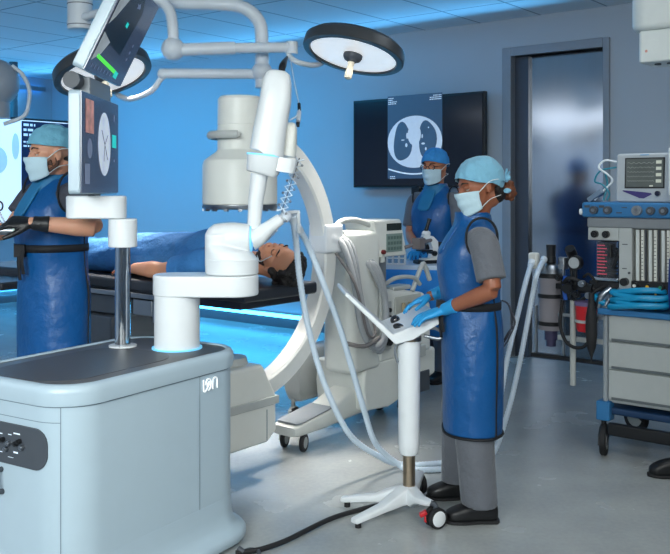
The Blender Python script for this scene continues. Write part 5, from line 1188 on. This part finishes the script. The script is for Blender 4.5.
# the patient
hp_ = V((-.285, 4.565, 1.125)); uph = (U*.93 + Z*-.02 + W*.05).normalized(); fp = (Z*.90+U*.22-W*.42).normalized()
bm = B()
def tv(t, b, z): return tp(t, b, z)
trg = [(.24, .285, 1.10, .07, .06), (.29, .285, 1.11, .10, .07), (.34, .285, 1.125, .165, .085), (.42, .285, 1.14, .185, .105), (.52, .285, 1.145, .175, .115), (.65, .285, 1.13, .155, .10), (.78, .285, 1.12, .150, .095), (.90, .285, 1.11, .165, .085)]
loft(bm, [ring(tv(t_, b, z), W, w, Z, h, 28, 2.3) for t_, b, z, w, h in trg])
head(bm, hp_, fp, uph, 1.06, 1.05)
nk = tv(.28, .29, 1.115); limb(bm, [nk, (nk+hp_-uph*.06)/2+Z*.0, hp_-uph*.055-fp*.02], [.064, .060, .060])
for sd_, b0 in ((-1, .05), (1, .53)):
    limb(bm, [tv(.40, .285, 1.12), tv(.39, b0+(.04 if sd_ < 0 else -.04), 1.12)], [.06, .055])
    limb(bm, [tv(.39, b0+(.03 if sd_ < 0 else -.03), 1.115), tv(.53, b0, 1.09), tv(.66, b0, 1.075)], [.055, .048, .040]); limb(bm, [tv(.66, b0, 1.075), tv(.74, b0, 1.075), tv(.91, b0+.02, 1.07)], [.042, .047, .030])
    hand(bm, tv(.91, b0+.02, 1.065), EE, Z*.9-W*.3*(-sd_), W*(-sd_)*-1, 1.0, (.15, .3, .3))
    limb(bm, [tv(.88, .285+sd_*.09, 1.10), tv(1.30, .285+sd_*.09, 1.10), tv(1.72, .285+sd_*.08, 1.08)], [.085, .062, .045]); limb(bm, [tv(1.72, .285+sd_*.08, 1.07), tv(1.76, .285+sd_*.09, 1.20)], [.042, .034])
skinp = M('warm_skin', (208, 146, 114), .5, sss=.15, var=.07, scale=9)
pt = mk('person', bm, skinp, None, loc=tp(.9, .285, 1.02), mods=REM(.006, 4))
tag(pt, 'dark haired patient in blue gown lying on the operating table', 'person')
eyes(pt, hp_, fp, uph, 1.06, closed=True, skin=skinp)
kk = dict(parent=pt, local=False)
lph = uph.cross(fp).normalized(); Q = lambda a, b, c: hp_+fp*(a*1.06)+lph*(b*1.06)+uph*(c*1.06)
bm = B(); rnd = random.Random(11)
for i in range(210):
    th = rnd.uniform(0, 2*PI); ph = rnd.uniform(0, 1.75); d_ = V((math.sin(ph)*math.cos(th), math.sin(ph)*math.sin(th), math.cos(ph)))
    if d_.x > .25 and d_.z < .78: continue
    a = Q(-.014+d_.x*.105, d_.y*.088, .030+d_.z*.098); sph(bm, a, rnd.uniform(.012, .022), n=7)
sph(bm, Q(-.03, 0, .035), (.085, .085, .095), n=16); mk('curly_hair', bm, hairb, mods=REM(.005, 1), **kk)
bm = B()
for i in range(140):
    a = rnd.uniform(-1.35, 1.35); h_ = rnd.uniform(-.105, -.045)
    sph(bm, Q(.008+.075*math.cos(a)*(1-.0*h_), .066*math.sin(a), h_), .0075, n=6)
for i in range(30): a = rnd.uniform(-.5, .5); sph(bm, Q(.087*math.cos(a)+.002, .06*math.sin(a)*.9, -.040), .005, n=6)
mk('beard', bm, M('dark_beard', (52, 36, 32), .7, bump=.8, bscale=80), mods=REM(.004, 2), **kk)
bm = B(); sph(bm, Q(.090, 0, -.055), (.01, .01, .01)); sph(bm, Q(.094, 0, -.052), (.010, .020, .006), n=12); mk('lips', bm, lipm, **kk)
bm = B(); tube(bm, [Q(.085, .075, .02), Q(.07, .08, -.01), Q(.05, .075, -.06), Q(.07, .04, -.10)], .0025, n=6); mk('tube_tape', bm, strapw, **kk)
# gown over body and legs
gr_ = [(.255, 1.105, .085, .075), (.29, 1.12, .13, .088), (.345, 1.135, .185, .105), (.43, 1.145, .205, .13), (.53, 1.15, .20, .142), (.66, 1.14, .18, .125), (.78, 1.14, .175, .128), (.92, 1.135, .185, .125), (1.1, 1.13, .20, .122), (1.35, 1.115, .19, .108), (1.6, 1.105, .17, .095), (1.78, 1.13, .15, .12), (1.86, 1.10, .13, .08)]
bm = B(); rings = []
for t_, z, w, h in gr_:
    r = ring(tv(t_, .285, z), W, w, Z, h, 56, 2.3); c = tv(t_, .285, z); o_ = []
    for i, p in enumerate(r):
        q = p-c; q *= 1+.018*math.sin(i*.6+t_*11)+.02*noise.noise(V((i*.25, t_*7, 0))); pp = c+q; pp.z = max(pp.z, 1.024); o_.append(pp)
    rings.append(o_)
loft(bm, rings); 
for b0, sdd in ((.05, -1), (.53, 1)):
    limb(bm, [tv(.40, .285+sdd*.12, 1.13), tv(.40, b0-sdd*.02, 1.125), tv(.48, b0, 1.105), tv(.555, b0, 1.09)], [.075, .074, .064, .066])
mk('gown', bm, gownm, mods=REM(.008, 3), **kk)
# small dark trolley part at the left border beyond the surgeon: arm board of the table
bm = B(); tbox(bm, 1.62, 2.02, -.30, -.02, .93, .975); mk('arm_board', bm, cushion, ot, bevel=.012)

# a shoe of somebody outside the frame
cl = thing('clog', 'black clog on the floor at the right border', 'shoe', flo(671, 477), PI-.15)
bm = B(); loft(bm, [ring(V((a, 0, z)), V((0, 1, 0)), w, Z, h, 24, 2.8) for a, z, w, h in ((-.13, .05, .018, .03), (-.12, .055, .034, .046), (-.06, .055, .039, .05), (.0, .052, .042, .048), (.05, .045, .049, .04), (.085, .036, .046, .030), (.105, .032, .03, .022), (.112, .03, .012, .012))])
mk('upper', bm, clog, cl, mods=(('SUBSURF', dict(levels=1, render_levels=1)),))
bm = B(); loft(bm, [ring(V((a, 0, .010)), V((0, 1, 0)), w, Z, .010, 24, 3.5) for a, w in ((-.135, .02), (-.12, .038), (-.03, .040), (.05, .052), (.09, .044), (.118, .015))]); mk('sole', bm, rubber, cl)
